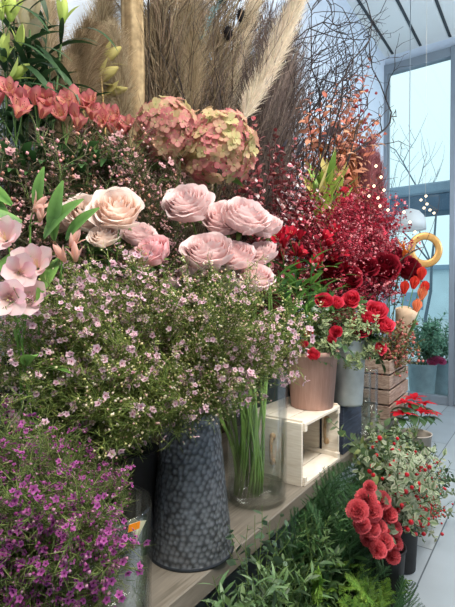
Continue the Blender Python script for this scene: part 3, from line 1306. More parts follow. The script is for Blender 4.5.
def lanceolate(seed, L, W, c0, c1, bend=.8, fold=.18, ce=None):
    random.seed(seed)
    mb = MB()
    mb.leaf(V((0, 0, 0)), V((1, 0, .3)), Zv, L, W, c0, c1, ce, bend, fold, 8, prof_lance)
    return mb.mesh('lance_leaf', M_leaf)


LL_DARK = [lanceolate(81, .13, .026, rgb(34, 66, 34), rgb(58, 96, 52), .9), lanceolate(82, .16, .030, rgb(38, 70, 38), rgb(66, 104, 58), 1.3)]
LL_BRIGHT = [lanceolate(83, .11, .034, rgb(52, 100, 36), rgb(112, 158, 74), .5, ce=rgb(124, 168, 86)), lanceolate(84, .13, .038, rgb(48, 94, 34), rgb(110, 152, 76), .8, ce=rgb(116, 162, 84))]
LL_LILY = [lanceolate(85, .17, .022, rgb(30, 52, 32), rgb(54, 84, 50), 1.0), lanceolate(86, .20, .026, rgb(34, 58, 36), rgb(60, 90, 54), 1.4)]


def leaf_at(r, me, p, out, s=1.0, upv=None, label=None, nm='leaf'):
    x = out.normalized()
    upv = upv or Zv
    y = upv.cross(x)
    y = y.normalized() if y.length > 1e-3 else perp(x)
    z = x.cross(y)
    return link(nm, me, r, Matrix(((x.x, y.x, z.x, p.x), (x.y, y.y, z.y, p.y), (x.z, y.z, z.z, p.z), (0, 0, 0, 1))) @ Matrix.Diagonal((s, s, s, 1)))


def umbel_stem(name, base, heads, blooms, fs, label, cat, group=None, bud=None, leaves=None, nleaf=5, stemr=.0028, stemc=None, tleaf=(.55, .95), ls=1.0, bname='flower', joint=.07):
    """one stem that carries several flowers; heads = [(point, facing)]"""
    r = root(name, base, label, cat, group)
    cen = sum((h for h, f in heads), V((0, 0, 0))) / len(heads)
    dirn = (cen - base).normalized()
    j = cen - dirn * joint - V((0, 0, joint * .4))
    main = bez(base, base.lerp(j, .45) + V((0, 0, .02)), base.lerp(j, .75) + V((0, 0, .03)), j, 8)
    sm = MB()
    sm.tube([p - base for p in main], stemr, stemr * .8, 6, stemc or rgb(72, 104, 48), False)
    for h, f in heads:
        f = f.normalized()
        sm.tube([p - base for p in bez(j, j.lerp(h, .4) + V((0, 0, .008)), h - f * .03, h, 5)], stemr * .55, stemr * .5, 5, stemc or rgb(84, 116, 54), False)
    link('stem', sm.mesh('flower_stem', M_stem), r)
    for h, f in heads:
        link(bname, random.choice(blooms), r, orient(h - base, f, U(0, 6.28), fs * U(.9, 1.1)))
        if bud and random.random() < .6:
            bp = h + rdir() * fs * .8
            link('bud', bud, r, orient(j - base, bp - j, U(0, 6), max(.02, (bp - j).length * .55)).copy())
    pts = [p - base for p in main]
    for k in range(nleaf if leaves else 0):
        t = U(*tleaf)
        p, d = at(pts, t)
        w = k * 2.4 + U(-.4, .4)
        out = V((math.cos(w), math.sin(w), U(-.1, .5)))
        leaf_at(r, random.choice(leaves), p, out, ls * U(.8, 1.2))
    return r


def hydrangea_head(seed):
    random.seed(seed)
    mb, un = MB(), MB()
    pink, green, rim = rgb(214, 146, 150), rgb(194, 196, 138), rgb(202, 112, 124)
    n = 185
    for i in range(n):
        z = 1 - 1.72 * (i + .5) / n
        w = i * 2.39996
        rr = math.sqrt(max(0, 1 - z * z))
        d = V((rr * math.cos(w), rr * math.sin(w), z))
        bump = 1 + .10 * noise.noise(d * 2.3 + V((seed, 0, 0)))
        p = V((d.x, d.y, d.z * .97)) * bump * U(.80, 1.02)
        g = noise.noise(d * 2.2 + V((0, seed, 3))) * .7 + U(-.42, .42) + .50
        g = max(0, min(1, g))
        cc = mix(pink, green, g)
        ce = mix(cc, rim, .55 * (1 - g) + .22)
        nn = (d + rdir() * .35).normalized()
        a = perp(nn)
        b_ = nn.cross(a)
        w0 = U(0, 6.28)
        R = U(.15, .21)
        for k in range(4):
            ww = w0 + k * PI / 2
            o = a * math.cos(ww) + b_ * math.sin(ww)
            mb.leaf(p + o * R * .06, o + nn * U(.15, .5), nn, R, R * 1.05, jit(mix(cc, green, .35), .1), jit(ce, .1), jit(ce, .08), U(-.3, .6), .12, 3, prof_petal, .03)
        mb.ball(p + nn * .02, .025, rgb(206, 206, 150))
        un.tube([V((0, 0, -.6)).lerp(p, .25), p], .012, .008, 3, rgb(150, 160, 96), False)
    return mb.mesh('hydrangea_florets', M_petal), un.mesh('hydrangea_stalks', M_stem)


def gyps(L, seed, cols, nb=9, dens=26, bs=.0024):
    random.seed(seed)
    st, fl = MB(), MB()
    pts = curve_pts(L, .1)
    sc = rgb(120, 40, 50)
    st.tube(pts, .0017, .0008, 4, sc, False)
    for i in range(nb):
        p, d = at(pts, .45 + .55 * i / nb)
        w = i * 2.4 + U(-.4, .4)
        bd = (d * U(.5, 1.1) + V((math.cos(w), math.sin(w), 0)) * U(.5, .9)).normalized()
        bl = L * U(.14, .24)
        e = p + bd * bl
        st.tube(bez(p, p + d * bl * .3, e - bd * bl * .3, e, 3), .0008, .0005, 3, sc, False)
        for k in range(dens):
            o = rdir() * U(.2, 1) ** .6 * bl * .42
            q = e - bd * bl * .15 + o
            if k % 3 == 0:
                st.tube([e - bd * bl * .4, q], .0004, .0003, 3, sc, False)
            c = cols[random.randrange(len(cols))]
            r = bs * U(.7, 1.3)
            n = rdir()
            a = perp(n)
            fl.ball(q, r, jit(c, .25))
            if k % 2 == 0:
                floret(fl, q, n, r * 2.0, jit(c, .2), jit(c, .3), 4, .3)
    straighten((st, fl), pts[-1], L)
    return [('stem', st.mesh('gyps_stem', M_stem)), ('blossoms', fl.mesh('gyps_blossoms', M_velvet))]


def plume(L, seed, R, c0, c1, n=2200, w=.0006, hl=.09, droop=.15, hs=.45):
    """pampas: long soft strands along a bending axis"""
    random.seed(seed)
    st, fo = MB(), MB()
    H = L * hs
    pts = curve_pts(H, .03)
    d = (pts[-1] - pts[-2]).normalized()
    a = U(0, 6.28)
    s = V((math.cos(a), math.sin(a), 0))
    axis = [pts[-1]]
    for i in range(10):
        d = (d + s * droop / 10).normalized()
        axis.append(axis[-1] + d * (L - H) / 10)
    st.tube(pts + axis[1:], .0030, .0010, 6, mix(c0, rgb(140, 120, 80), .5))
    for i in range(n):
        t = random.random()
        p, dd = at(axis, min(.999, t))
        w_ = U(0, 6.28)
        ax = perp(dd)
        o = ax * math.cos(w_) + dd.cross(ax) * math.sin(w_)
        k = math.sin(PI * min(1, (.12 + t * .86))) ** .7
        vv = (dd * U(.8, 1.6) + o * U(.2, 1.0) * R / .04 * .55).normalized()
        fo.ribbon(p + o * U(0, R * .35) * k, vv, hl * U(.5, 1.2) * (.5 + .5 * k), w * U(.7, 1.5), jit(mix(c0, c1, random.random()), .12), dd * U(-.2, .3) + s * .2 + V((0, 0, -.35)), 2)
    straighten((st, fo), axis[-1], L)
    return [('stem', st.mesh('plume_stem', M_stem)), ('plume', fo.mesh('plume_hair', M_dry))]


def broom(L, seed, c0, c1, n=70, spread=.5):
    """dried brushwood: fine forked twigs"""
    random.seed(seed)
    st, tw = MB(), MB()
    pts = curve_pts(L, .08)
    st.tube(pts, .0032, .0010, 5, c0, False)
    for i in range(n):
        t = .15 + .84 * random.random()
        p, d = at(pts, t)
        bd = (d + rdir() * spread).normalized()
        bl = L * U(.14, .34) * (1.2 - t * .6)
        bp = [p]
        for k in range(4):
            bd = (bd + d * .16 + rdir() * .14).normalized()
            bp.append(bp[-1] + bd * bl / 4)
        c = jit(mix(c0, c1, random.random()), .2)
        tw.tube(bp, .0011, .0005, 3, c, False)
        for k in range(5):
            q, qd = at(bp, U(.25, .95))
            qq = (qd + rdir() * .5).normalized()
            tw.ribbon(q, qq, U(.02, .06), .0006, jit(c, .15), rdir() * .3, 2)
    straighten((st, tw), pts[-1], L)
    return [('stem', st.mesh('brush_stem', M_wood)), ('twigs', tw.mesh('brush_twigs', M_wood))]


def twisty(L, seed, c, nside=7, r=.0036, wig=.33):
    """contorted bare branch"""
    random.seed(seed)
    st, tw = MB(), MB()
    pts = [V((0, 0, 0))]
    d = Zv.copy()
    for i in range(22):
        d = (d * .8 + Zv * .12 + rdir() * wig).normalized()
        if d.z < .2:
            d.z = .3
        pts.append(pts[-1] + d * L / 21)
    st.tube(pts, r, r * .25, 6, c, False)
    for i in range(nside):
        p, dd = at(pts, U(.2, .95))
        bd = (dd + rdir() * .75).normalized()
        bl = L * U(.10, .24)
        bp = [p]
        for k in range(9):
            bd = (bd * .8 + dd * .12 + rdir() * wig).normalized()
            bp.append(bp[-1] + bd * bl / 9)
        tw.tube(bp, r * .42, r * .15, 4, jit(c, .2), False)
        for k in range(3):
            q, qd = at(bp, U(.3, .9))
            e = (qd + rdir() * .8).normalized()
            tw.tube([q, q + e * .02, q + (e + rdir() * .5).normalized() * .045], r * .22, r * .1, 3, jit(c, .2), False)
    straighten((st, tw), pts[-1], L)
    return [('stem', st.mesh('twisted_stem', M_wood)), ('twigs', tw.mesh('twisted_twigs', M_wood))]


def carnation_mesh(seed, c0, c1):
    random.seed(seed)
    mb = MB()
    for k in range(60):
        t = (k + .5) / 60
        w = k * 2.39996
        pol = 1.35 * t ** .8
        o = V((math.cos(w) * math.sin(pol), math.sin(w) * math.sin(pol), math.cos(pol)))
        p0 = V((0, 0, -.55))
        side = Zv.cross(V((math.cos(w), math.sin(w), 0))).normalized()
        up = side.cross(o).normalized()
        L = 1.0 * U(.85, 1.08)
        tip = V((0, 0, -.35)) + V((o.x, o.y, o.z * .95)) * L
        vs, cs = [], []
        nu, nv = 8, 4
        for j in range(nv + 1):
            v = j / nv
            q = p0.lerp(tip, v)
            for i in range(nu + 1):
                u = -1 + 2 * i / nu
                wd = .06 + .36 * v ** 1.4
                ru = (.075 * math.sin(u * 11 + k * 2) + U(-.05, .05)) * v ** 2
                zig = (.05 if i % 2 else -.05) * (v > .9) - .10 * u * u * v
                vs.append(q + side * u * wd + up * (ru + .04 * u * u) + o * zig)
                cs.append(jit(mix(c0, c1, v ** 2), .06))
        fs = [(j * (nu + 1) + i, j * (nu + 1) + i + 1, (j + 1) * (nu + 1) + i + 1, (j + 1) * (nu + 1) + i) for j in range(nv) for i in range(nu)]
        mb.add(vs, fs, cs)
    return mb.mesh('carnation_petals', M_petal)


# ------------------------------------------------------------------ 1  PALE WAXFLOWER IN THE ZINC PAIL
pale = (rgb(238, 212, 222), rgb(222, 172, 190), rgb(170, 96, 116))
budc = (rgb(236, 226, 190), rgb(240, 228, 210), rgb(224, 190, 176), rgb(206, 206, 140))
WAX = {}
for L in (.22, .30, .40, .52):
    WAX[L] = [waxflower(L, int(L * 1000) + k, pale, budc, .42 if k == 0 else .13, .75 if k == 0 else 1.0, nbr=int(9 + L * 16)) for k in (0, 1)]
    WAX[L].append(waxflower(L, int(L * 1000) + 7, pale, budc, .03, .35, nbr=int(8 + L * 16)))


def spray(fam, name, base, tip, label, cat, group, which, smin=.0):
    d = tip - base
    L = min(fam, key=lambda x: abs(x - d.length))
    return put(random.choice([fam[L][i] for i in which]), name, orient(base, d, U(0, 6.28), d.length / L), label, cat, group)


pmouth = PAIL + V((0, 0, PH - .05))
random.seed(100)
GW = 'pale waxflower sprays in the hammered zinc pail'
zones = [
    ([(150, 285), (200, 290), (255, 300), (292, 318), (298, 345), (262, 368), (225, 385), (170, 370), (140, 340)], 20, (1.02, 1.24), (0, 1, 1), 'waxflower spray full of cream buds and pale pink blossoms leaning toward the rose vase'),
    ([(62, 285), (140, 270), (150, 330), (120, 370), (60, 350)], 13, (.98, 1.20), (0, 0, 1), 'waxflower spray with open pale pink blossoms, upper middle of the zinc pail bunch'),
    ([(-5, 310), (62, 290), (60, 345), (30, 400), (-5, 420)], 11, (.92, 1.14), (0, 0, 1), 'long waxflower spray with pink blossoms reaching far left over the purple flowers'),
    ([(40, 385), (150, 365), (165, 400), (150, 440), (110, 455), (60, 440)], 16, (.94, 1.10), (1, 2, 2), 'green needled waxflower spray with few buds hanging low left of the zinc pail'),
    ([(165, 375), (235, 380), (245, 400), (205, 408), (165, 412)], 7, (1.0, 1.12), (1, 1, 2), 'waxflower spray drooping over the rim of the zinc pail, mostly buds'),
]
for poly, n, (d0, d1), which, lb in zones:
    for px, py in scatter(poly, n, int(poly[0][0] * 7 + n)):
        bs = pmouth + V((U(-.035, .035), U(-.035, .035), 0))
        tip = P(px, py, U(d0, d1))
        if (tip - bs).length < .13:
            tip = bs + (tip - bs).normalized() * .15
        spray(WAX, 'waxflower_spray', bs, tip, lb, 'flower', GW + ': ' + lb[:40], which)

# ------------------------------------------------------------------ 2  PURPLE WAXFLOWER IN THE LOW GLASS VASE
purp = (rgb(196, 112, 180), rgb(148, 58, 130), rgb(74, 28, 64))
pbud = (rgb(160, 72, 136), rgb(180, 100, 156), rgb(200, 150, 176))
PWAX = {}
for L in (.18, .26, .34):
    PWAX[L] = [waxflower(L, int(L * 1000) + 50 + k, purp, pbud, .52 if k == 0 else .34, .5, nbr=int(9 + L * 18), spread=.45, needle=(rgb(74, 96, 48), rgb(150, 164, 96)), fsize=.0054) for k in (0, 1)]
random.seed(200)
pvm = PV + V((0, 0, PVH - .13))
zones = [
    ([(-5, 445), (60, 455), (105, 468), (116, 490), (110, 520), (60, 500), (-5, 490)], 15, (.80, .98), 'purple waxflower spray in the low glass vase, upper edge of the bunch'),
    ([(-10, 495), (60, 505), (106, 520), (96, 575), (60, 570), (-10, 560)], 13, (.72, .86), 'purple waxflower spray hanging out over the front of the low glass vase'),
    ([(-10, 560), (60, 572), (90, 585), (86, 612), (-10, 612)], 8, (.70, .80), 'purple waxflower spray at the bottom of the purple bunch, nearest the bench edge'),
]
for poly, n, (d0, d1), lb in zones:
    for px, py in scatter(poly, n, n * 31):
        bs = pvm + V((U(-.05, .05), U(-.05, .05), U(0, .05)))
        tip = P(px, py, U(d0, d1))
        if (tip - bs).length < .13:
            tip = bs + (tip - bs).normalized() * .14
        spray(PWAX, 'purple_waxflower_spray', bs, tip, lb, 'flower', lb, (0, 0, 1))

# ------------------------------------------------------------------ 3  ROSES IN THE TALL GLASS VASE
random.seed(300)
vm = VASE
tocam = -FW
heads = [
    (188, 206, 24, 1.42, PINK_ROSE, 'blush pink garden rose, wide open, upper left of the glass vase bouquet'),
    (223, 221, 21, 1.46, PINK_ROSE, 'blush pink rose half hidden between two larger pink roses'),
    (244, 219, 24, 1.42, PINK_ROSE, 'large blush pink rose at the top right of the glass vase bouquet'),
    (266, 228, 16, 1.47, PINK_ROSE, 'small pale pink rose at the right edge beside the red alstroemeria'),
    (208, 254, 25, 1.36, PINK_ROSE, 'large full pink rose in the middle, just above the waxflower'),
    (237, 258, 19, 1.40, PINK_ROSE, 'pale pink rose right of the large middle rose'),
    (262, 255, 16, 1.46, PINK_ROSE, 'pink rosebud on the right turned toward the red flowers'),
    (255, 280, 19, 1.40, PINK_ROSE, 'pale rose low on the right, partly covered by waxflower blossoms'),
    (152, 254, 20, 1.30, DEEP_ROSE, 'deeper pink rose beside the cream roses, behind waxflower buds'),
    (138, 236, 17, 1.34, PINK_ROSE, 'light pink ruffled rose left of the deeper pink rose'),
]
for i, (px, py, rp, d, bl, lb) in enumerate(heads):
    h = P(px, py, d)
    base = vm + V((.04 * math.cos(i * 2.4), .04 * math.sin(i * 2.4), .02)) - RT * .038
    R = rp / FPX * d * 1.08
    face = (tocam * U(.5, .9) + V((U(-.25, .3), 0, U(.6, .95))) + RT * U(-.3, .3))
    mouth = vm + V((.04 * math.cos(i * 2.4 + .6), .04 * math.sin(i * 2.4 + .6), .42)) + RT * .03
    rose('pink_rose', bl, h, face, R, base, lb, 'flower', 'pink roses in the tall glass vase', leaves=3, stemr=.005, mid=mouth, stemc=rgb(122, 154, 80))
# further stems that lean in the same vase, their heads lost in the flowers above
for i in range(16):
    a = i * 2.4 + 1
    base = vm + V((.045 * math.cos(a), .045 * math.sin(a), .02)) - RT * .03
    h = P(U(165, 262), U(262, 285), U(1.46, 1.6))
    rose('pink_rose', PINK_ROSE, h, V((0, 0, 1)) + tocam * .3, .038, base, 'small pink rose buried under the larger roses of the glass vase', 'flower', 'buried small roses in the tall glass vase', leaves=2, stemr=.0048, mid=vm + V((.045 * math.cos(a + .6), .045 * math.sin(a + .6), .40)) + RT * .03, stemc=rgb(112, 144, 72))

# ------------------------------------------------------------------ 4  CREAM ROSES AND PINK LILIES, LEFT
random.seed(400)
LB = PZ(15, 640, BZ)
LB = on_bench(.30, (PX(40, 400, -1.0) - e0).y - .02)
bucket(LB, .075, .095, .30, 'dark bucket behind the waxflower holding the cream roses and pink lilies')
lm = LB + V((0, 0, .05))
bucket(PZ(136, 548, BZ), .05, .06, .27, 'tall black bucket wedged between the purple vase and the zinc pail')
bucket(on_bench(.36, (PZ(191, 547, BZ) - e0).y - .02), .09, .10, .34, 'black bucket in the shade behind the zinc pail')
heads = [
    (88, 216, 23, 1.22, 'cream rose with peach centre, leftmost of the two big cream roses'),
    (117, 212, 25, 1.18, 'largest cream rose, wide open, right of the other big cream rose'),
    (68, 222, 15, 1.26, 'small cream rose tucked behind the pink lily leaves'),
    (104, 238, 15, 1.16, 'small cream rose under the two big cream roses'),
]
for i, (px, py, rp, d, lb) in enumerate(heads):
    h = P(px, py, d)
    R = rp / FPX * d * 1.1
    face = tocam * U(.6, .9) + V((0, 0, U(.5, .8))) + RT * U(-.3, .3)
    rose('cream_rose', CREAM_ROSE, h, face, R, lm + V((.03 * math.cos(i * 2), .03 * math.sin(i * 2), 0)), lb, 'flower', 'cream roses on the left', leaves=3, stemr=.0034, lb=.75)

lil = [
    ('pink lily stem with two large open blooms at the left picture edge', [(2, 240, .036, .92), (14, 272, .042, .88)]),
    ('pink lily stem with a pale half open bloom beside broad green leaves', [(34, 268, .03, .92)]),
    ('pink lily stem low on the left, its blooms touching the waxflower', [(4, 296, .036, .86), (24, 300, .03, .90)]),
]
for lb, hs in lil:
    hh = []
    for px, py, s, d in hs:
        hh.append((P(px, py, d) - tocam * .02, tocam * U(.5, 1) + RT * U(0, .7) + V((0, 0, U(-.1, .5)))))
    umbel_stem('pink_lily', lm + rdir() * .02, hh, ALS_PINK, .056, lb, 'flower', 'pink lilies at the left edge', None, LL_BRIGHT, 2, .0032, rgb(104, 150, 66))
# budded alstroemeria with broad bright leaves (peach buds)
bd = [
    ('peach budded stem with broad bright leaves, pointing up left of the cream roses', (30, 226), [(33, 212), (40, 222)], [(12, 205, -.6, .5), (22, 222, -.9, .15), (44, 238, .6, .5), (8, 214, -.8, .6), (38, 214, .2, .9)]),
    ('peach budded stem with wide leaves, drooping toward the waxflower', (62, 250), [(70, 248), (66, 262), (76, 262)], [(40, 250, -.5, -.3), (54, 240, .2, .8), (60, 258, -.2, -.6), (66, 240, .6, .5)]),
]
for k, (lb, c, buds, lvs) in enumerate(bd):
    base = lm + V((.02 * k, -.02, .0))
    r = root('alstroemeria', base, lb, 'flower', 'budded stems at the left edge')
    top = P(c[0], c[1], .96)
    sm = MB()
    pts = [p - base for p in bez(base, base.lerp(top, .4) + V((0, 0, .06)), top - V((0, 0, .08)), top, 8)]
    sm.tube(pts, .003, .0024, 6, rgb(100, 146, 62), False)
    for px, py in buds:
        q = P(px, py, .93)
        sm.tube([top - base, (top.lerp(q, .5) - base) + V((0, 0, .005)), q - base], .0016, .0014, 5, rgb(120, 158, 76), False)
    link('stem', sm.mesh('flower_stem', M_stem), r)
    for px, py in buds:
        q = P(px, py, .93)
        link('bud', BUD_PEACH, r, orient(q - base, RT * U(-.5, .8) + V((0, 0, U(.3, 1))) + tocam * .3, U(0, 6), U(.036, .046)))
    for px, py, dx, dz in lvs:
        q = P(px, py, .94)
        leaf_at(r, random.choice(LL_BRIGHT), q - base, RT * dx + V((0, 0, dz)) + tocam * .25, U(.75, 1.0), tocam + V((0, 0, .5)))

# ------------------------------------------------------------------ 5  LIMONIUM
lim = (rgb(226, 184, 184), rgb(196, 146, 150), rgb(150, 100, 96))
lbud = (rgb(240, 204, 200), rgb(230, 180, 186), rgb(214, 168, 144))
LIM = {}
for L in (.30, .42):
    LIM[L] = [waxflower(L, int(L * 1000) + 90 + k, lim, lbud, .38, 1.0, nbr=22, spread=.36, needle=(rgb(70, 72, 52), rgb(112, 104, 78)), fsize=.0056, bsz=.95) for k in (0, 1)]
random.seed(500)
LV = V((WX + .28, PX(85, 250, WX + .28).y, RZ))
bucket(LV, .07, .09, .24, 'dark bucket on the step holding the dusty pink statice')
for poly, n, lb in (([(-5, 222), (30, 206), (60, 190), (115, 184), (150, 208), (155, 230), (60, 218), (0, 230)], 18, 'dusty pink statice spray behind the cream roses'),
                    ([(128, 212), (164, 206), (172, 225), (140, 232)], 5, 'mauve pink statice spray between the cream and the pink roses')):
    for px, py in scatter(poly, n, n * 13):
        tip = PX(px, py, U(-1.27, -1.12))
        spray(LIM, 'statice_spray', LV + V((U(-.05, .05), U(-.05, .05), .03)), tip, lb, 'flower', lb, (0, 1))

# ------------------------------------------------------------------ 6  CORAL ALSTROEMERIA
random.seed(600)
AV = V((WX + .25, PX(50, 250, WX + .25).y, RZ))
bucket(AV, .07, .09, .26, 'dark bucket on the step holding the coral alstroemeria')
hs = [((10, 100), (14, 120), (0, 110), (22, 106)), ((36, 108), (50, 114), (28, 118), (42, 122)), ((56, 104), (70, 112), (62, 120), (78, 108)), ((76, 132), (88, 114), (80, 122)), ((94, 110), (104, 120), (92, 124), (106, 130)), ((118, 126), (128, 136), (112, 136), (122, 142))]
nm = ['leftmost coral pink alstroemeria stem in the row below the green lily buds', 'second coral pink alstroemeria stem from the left in the row',
      'coral pink alstroemeria stem just left of the straw coloured stalk', 'coral pink alstroemeria stem with a low hanging bloom in mid row',
      'coral pink alstroemeria stem right of the straw coloured stalk', 'rightmost coral pink alstroemeria stem, touching the hydrangea']
for k, h3 in enumerate(hs):
    hh = []
    for px, py in h3:
        hh.append((PX(px, py - 2, -1.17) + rdir() * .008, tocam * U(.3, .8) + rdir() * .4 + V((0, 0, .55))))
    umbel_stem('coral_alstroemeria', AV + rdir() * .03 + V((0, 0, .04)), hh, ALS_CORAL, .056, nm[k], 'flower', 'coral alstroemeria row', None, LL_DARK, 9, .003, None, (.6, .97), 1.0)
# foliage of that row, broad drooping leaves towards the viewer
for k, (px, py) in enumerate(((8, 140), (22, 150), (34, 142), (46, 155), (60, 145), (75, 152), (98, 145), (112, 150), (84, 160), (5, 160), (15, 160), (30, 162), (48, 148), (68, 158), (120, 158), (2, 148), (92, 152))):
    q = PX(px, py, -1.14)
    base = AV + rdir() * .03 + V((0, 0, .04))
    r = root('alstroemeria_shoot', base, 'leafy green alstroemeria shoot without flowers below the coral row', 'plant', 'green shoots below the coral alstroemeria')
    sm = MB()
    pts = [p - base for p in bez(base, base + V((0, 0, .15)), q - V((0, 0, .10)), q, 7)]
    sm.tube(pts, .0026, .0018, 5, rgb(60, 92, 44), False)
    link('stem', sm.mesh('flower_stem', M_stem), r)
    for i in range(7):
        p, d = at(pts, .6 + .4 * i / 7)
        w = i * 2.4
        leaf_at(r, random.choice(LL_DARK), p, V((math.cos(w), math.sin(w), .35)) + tocam * .4, U(.6, 1.0))

# ------------------------------------------------------------------ 7  HYDRANGEAS
random.seed(700)
HV = V((WX + .33, PX(190, 250, WX + .33).y, RZ))
bucket(HV, .07, .09, .16, 'dark bucket on the step holding the two hydrangeas')
HL = MB()
HL.leaf(V((0, 0, 0)), V((1, 0, .2)), Zv, .12, .085, rgb(70, 110, 52), rgb(96, 136, 70), None, .7, .12, 6)
HLm = HL.mesh('hydrangea_leaf', M_leaf)
for px, py, rp, x, sd, lb in ((167, 132, 33, -1.10, 3, 'pink and lime hydrangea head, the left one next to the coral alstroemeria'),
                              (217, 149, 39, -1.00, 8, 'larger antique pink and green hydrangea head, right, over the pink roses')):
    c = PX(px, py, x)
    R = rp / FPX * (c - CAM).dot(FW) * 1.0
    base = HV + V((U(-.03, .03), U(-.03, .03), .02))
    r = root('hydrangea', base, lb, 'flower', 'hydrangeas')
    fl_, un_ = hydrangea_head(sd)
    face = tocam * .6 + V((0, 0, .8))
    ho = link('flower_head', fl_, r, orient(c - base, face, U(0, 6), R))
    link('stalks', un_, ho)
    sm = MB()
    sm.tube([p - base for p in bez(base, base + V((0, 0, .12)), c - face.normalized() * .12, c - face.normalized() * R * .5, 8)], .004, .004, 7, rgb(90, 110, 60), False)
    link('stem', sm.mesh('hydrangea_stem', M_stem), r)
    for k in range(4):
        w = k * 1.7 + 4
        leaf_at(r, HLm, c - base - face.normalized() * R * .72, V((math.cos(w), math.sin(w), -.25)) + tocam * .3, U(.8, 1.1))

# ------------------------------------------------------------------ 8  GREEN LILY BUDS, TOP LEFT
random.seed(800)
LYV = V((WX + .20, PX(20, 250, WX + .20).y, RZ))
bucket(LYV, .06, .08, .26, 'dark bucket on the step holding the budded green lilies')
LB_ = [
    ('tall lily stem with fat upright green bud at the top edge', (64, 14), [((62, 24), RT * .12 + Zv, .085)], [(55, 30, -.7, .4), (76, 30, .9, -.2), (60, 45, .9, .05), (48, 20, -.3, .9)]),
    ('lily stem with slanting lime green bud left of the pampas', (20, 76), [((9, 80), RT * .8 + Zv * .62, .075)], [(24, 55, .9, .1), (16, 62, .8, -.6), (35, 62, .9, -.5), (5, 90, .9, .0), (30, 85, .9, -.1)]),
    ('lily stem with several pale green buds at the left picture edge', (4, 40), [((3, 62), RT * .05 + Zv, .08), ((10, 22), RT * .1 + Zv, .085), ((2, 20), Zv - RT * .3, .08), ((18, 48), RT * .2 + Zv, .07)], [(2, 30, .9, .0), (10, 12, .9, .2), (5, 44, .9, -.25), (0, 8, 1, -.2)]),
    ('lily stem with half opened greenish white bloom beside the pampas', (30, 30), [], [(28, 12, .8, .2), (36, 45, .6, -.7), (26, 52, .9, -.4)]),
]
PALE_LILY = [lily_flower(90, rgb(196, 190, 150), rgb(186, 176, 150), rgb(206, 196, 168), openang=.35, W=.42, bend=.3)]
for k, (lb, c, buds, lvs) in enumerate(LB_):
    base = LYV + V((.02 * math.cos(k * 1.6), .02 * math.sin(k * 1.6), .03))
    r = root('green_lily', base, lb, 'flower', 'budded green lilies')
    X = -1.30
    top = PX(c[0], c[1], X)
    sm = MB()
    pts = [p - base for p in bez(base, base.lerp(top, .4), base.lerp(top, .8) + V((0, 0, .02)), top, 9)]
    sm.tube(pts, .0042, .003, 7, rgb(74, 100, 52), False)
    for (px, py), dv, s in buds:
        q = PX(px, py, X + .02)
        sm.tube(bez(top - base, (top - base) + V((0, 0, .0)), q - base - dv.normalized() * .02, q - base, 5), .002, .0018, 5, rgb(90, 116, 60), False)
    link('stem', sm.mesh('lily_stem', M_stem), r)
    for (px, py), dv, s in buds:
        q = PX(px, py, X + .02)
        tag(link('bud', BUD_GREEN, r, orient(q - base, dv, U(0, 6), s)), 'closed lime green bud')
    if k == 3:
        for px, py, dv in ((26, 48, Zv * .9 + RT * .25), (34, 24, Zv * .9 - RT * .1), (22, 30, Zv + RT * .1)):
            q = PX(px, py, X - .04)
            link('flower', PALE_LILY[0], r, orient(q - base, dv + tocam * .2, U(0, 6), .10))
    for px, py, dx, dz in lvs:
        q = PX(px, py, X + .03)
        leaf_at(r, random.choice(LL_LILY), q - base, RT * dx + Zv * dz + tocam * .2, U(.8, 1.05), Zv + tocam * .6)
    for i in range(6):
        p, d = at(pts, .55 + .4 * i / 6)
        w = i * 2.4
        leaf_at(r, random.choice(LL_LILY), p, V((math.cos(w), math.sin(w), .3)), .8)

for k, (px, py) in enumerate(((5, 60), (18, 30), (30, 70), (44, 60), (54, 80), (66, 70), (12, 95), (40, 95), (78, 85), (90, 100), (25, 5), (48, 20), (8, 40), (22, 55), (36, 40), (2, 80), (50, 60), (28, 85), (60, 95), (14, 10))):
    base = LYV + V((U(-.04, .04), U(-.05, .09), .03))
    q = PX(px, py, U(-1.42, -1.28))
    r = root('lily_shoot', base, 'dark green leafy lily shoot without buds, behind the coral flowers', 'plant', 'leafy lily shoots')
    sm = MB()
    pts = [p - base for p in bez(base, base.lerp(q, .4) + V((0, 0, .02)), base.lerp(q, .8) + V((0, 0, .03)), q, 8)]
    sm.tube(pts, .0035, .0022, 6, rgb(50, 74, 40), False)
    link('stem', sm.mesh('lily_stem', M_stem), r)
    for i in range(11):
        p, d = at(pts, .45 + .55 * i / 11)
        w = i * 2.4 + U(-.4, .4)
        leaf_at(r, random.choice(LL_LILY), p, V((math.cos(w), math.sin(w), U(.1, .9))), U(.7, 1.0))

# big yellow green lily-like leaves / buds right of the pampas
BIGBUD = bud_mesh(rgb(150, 140, 80), rgb(196, 186, 120), nm='protea_bud')
for lb, (px, py), dv, s in (('long tan green dried seed pod leaning right beside the log', (88, 84), RT * 1.0 + Zv * .55, .13), ('pale green seed pod above the tan one, left of the log', (96, 66), RT * .8 + Zv * .6, .12), ('straw coloured seed pod behind the coral flowers, lowest of the pods', (100, 96), RT * .9 + Zv * .25, .11)):
    q = PX(px, py, -1.42)
    base = V((WX + .22, q.y - .02, RZ + .02))
    r = root('seed_pod', base, lb, 'dried plant', 'dried seed pods')
    sm = MB()
    sm.tube([p - base for p in bez(base, base + V((0, 0, .3)), q - V((0, 0, .1)), q, 7)], .003, .0025, 6, rgb(150, 132, 84), False)
    link('stem', sm.mesh('pod_stem', M_stem), r)
    link('pod', BIGBUD, r, orient(q - base, dv, 1.0, s))

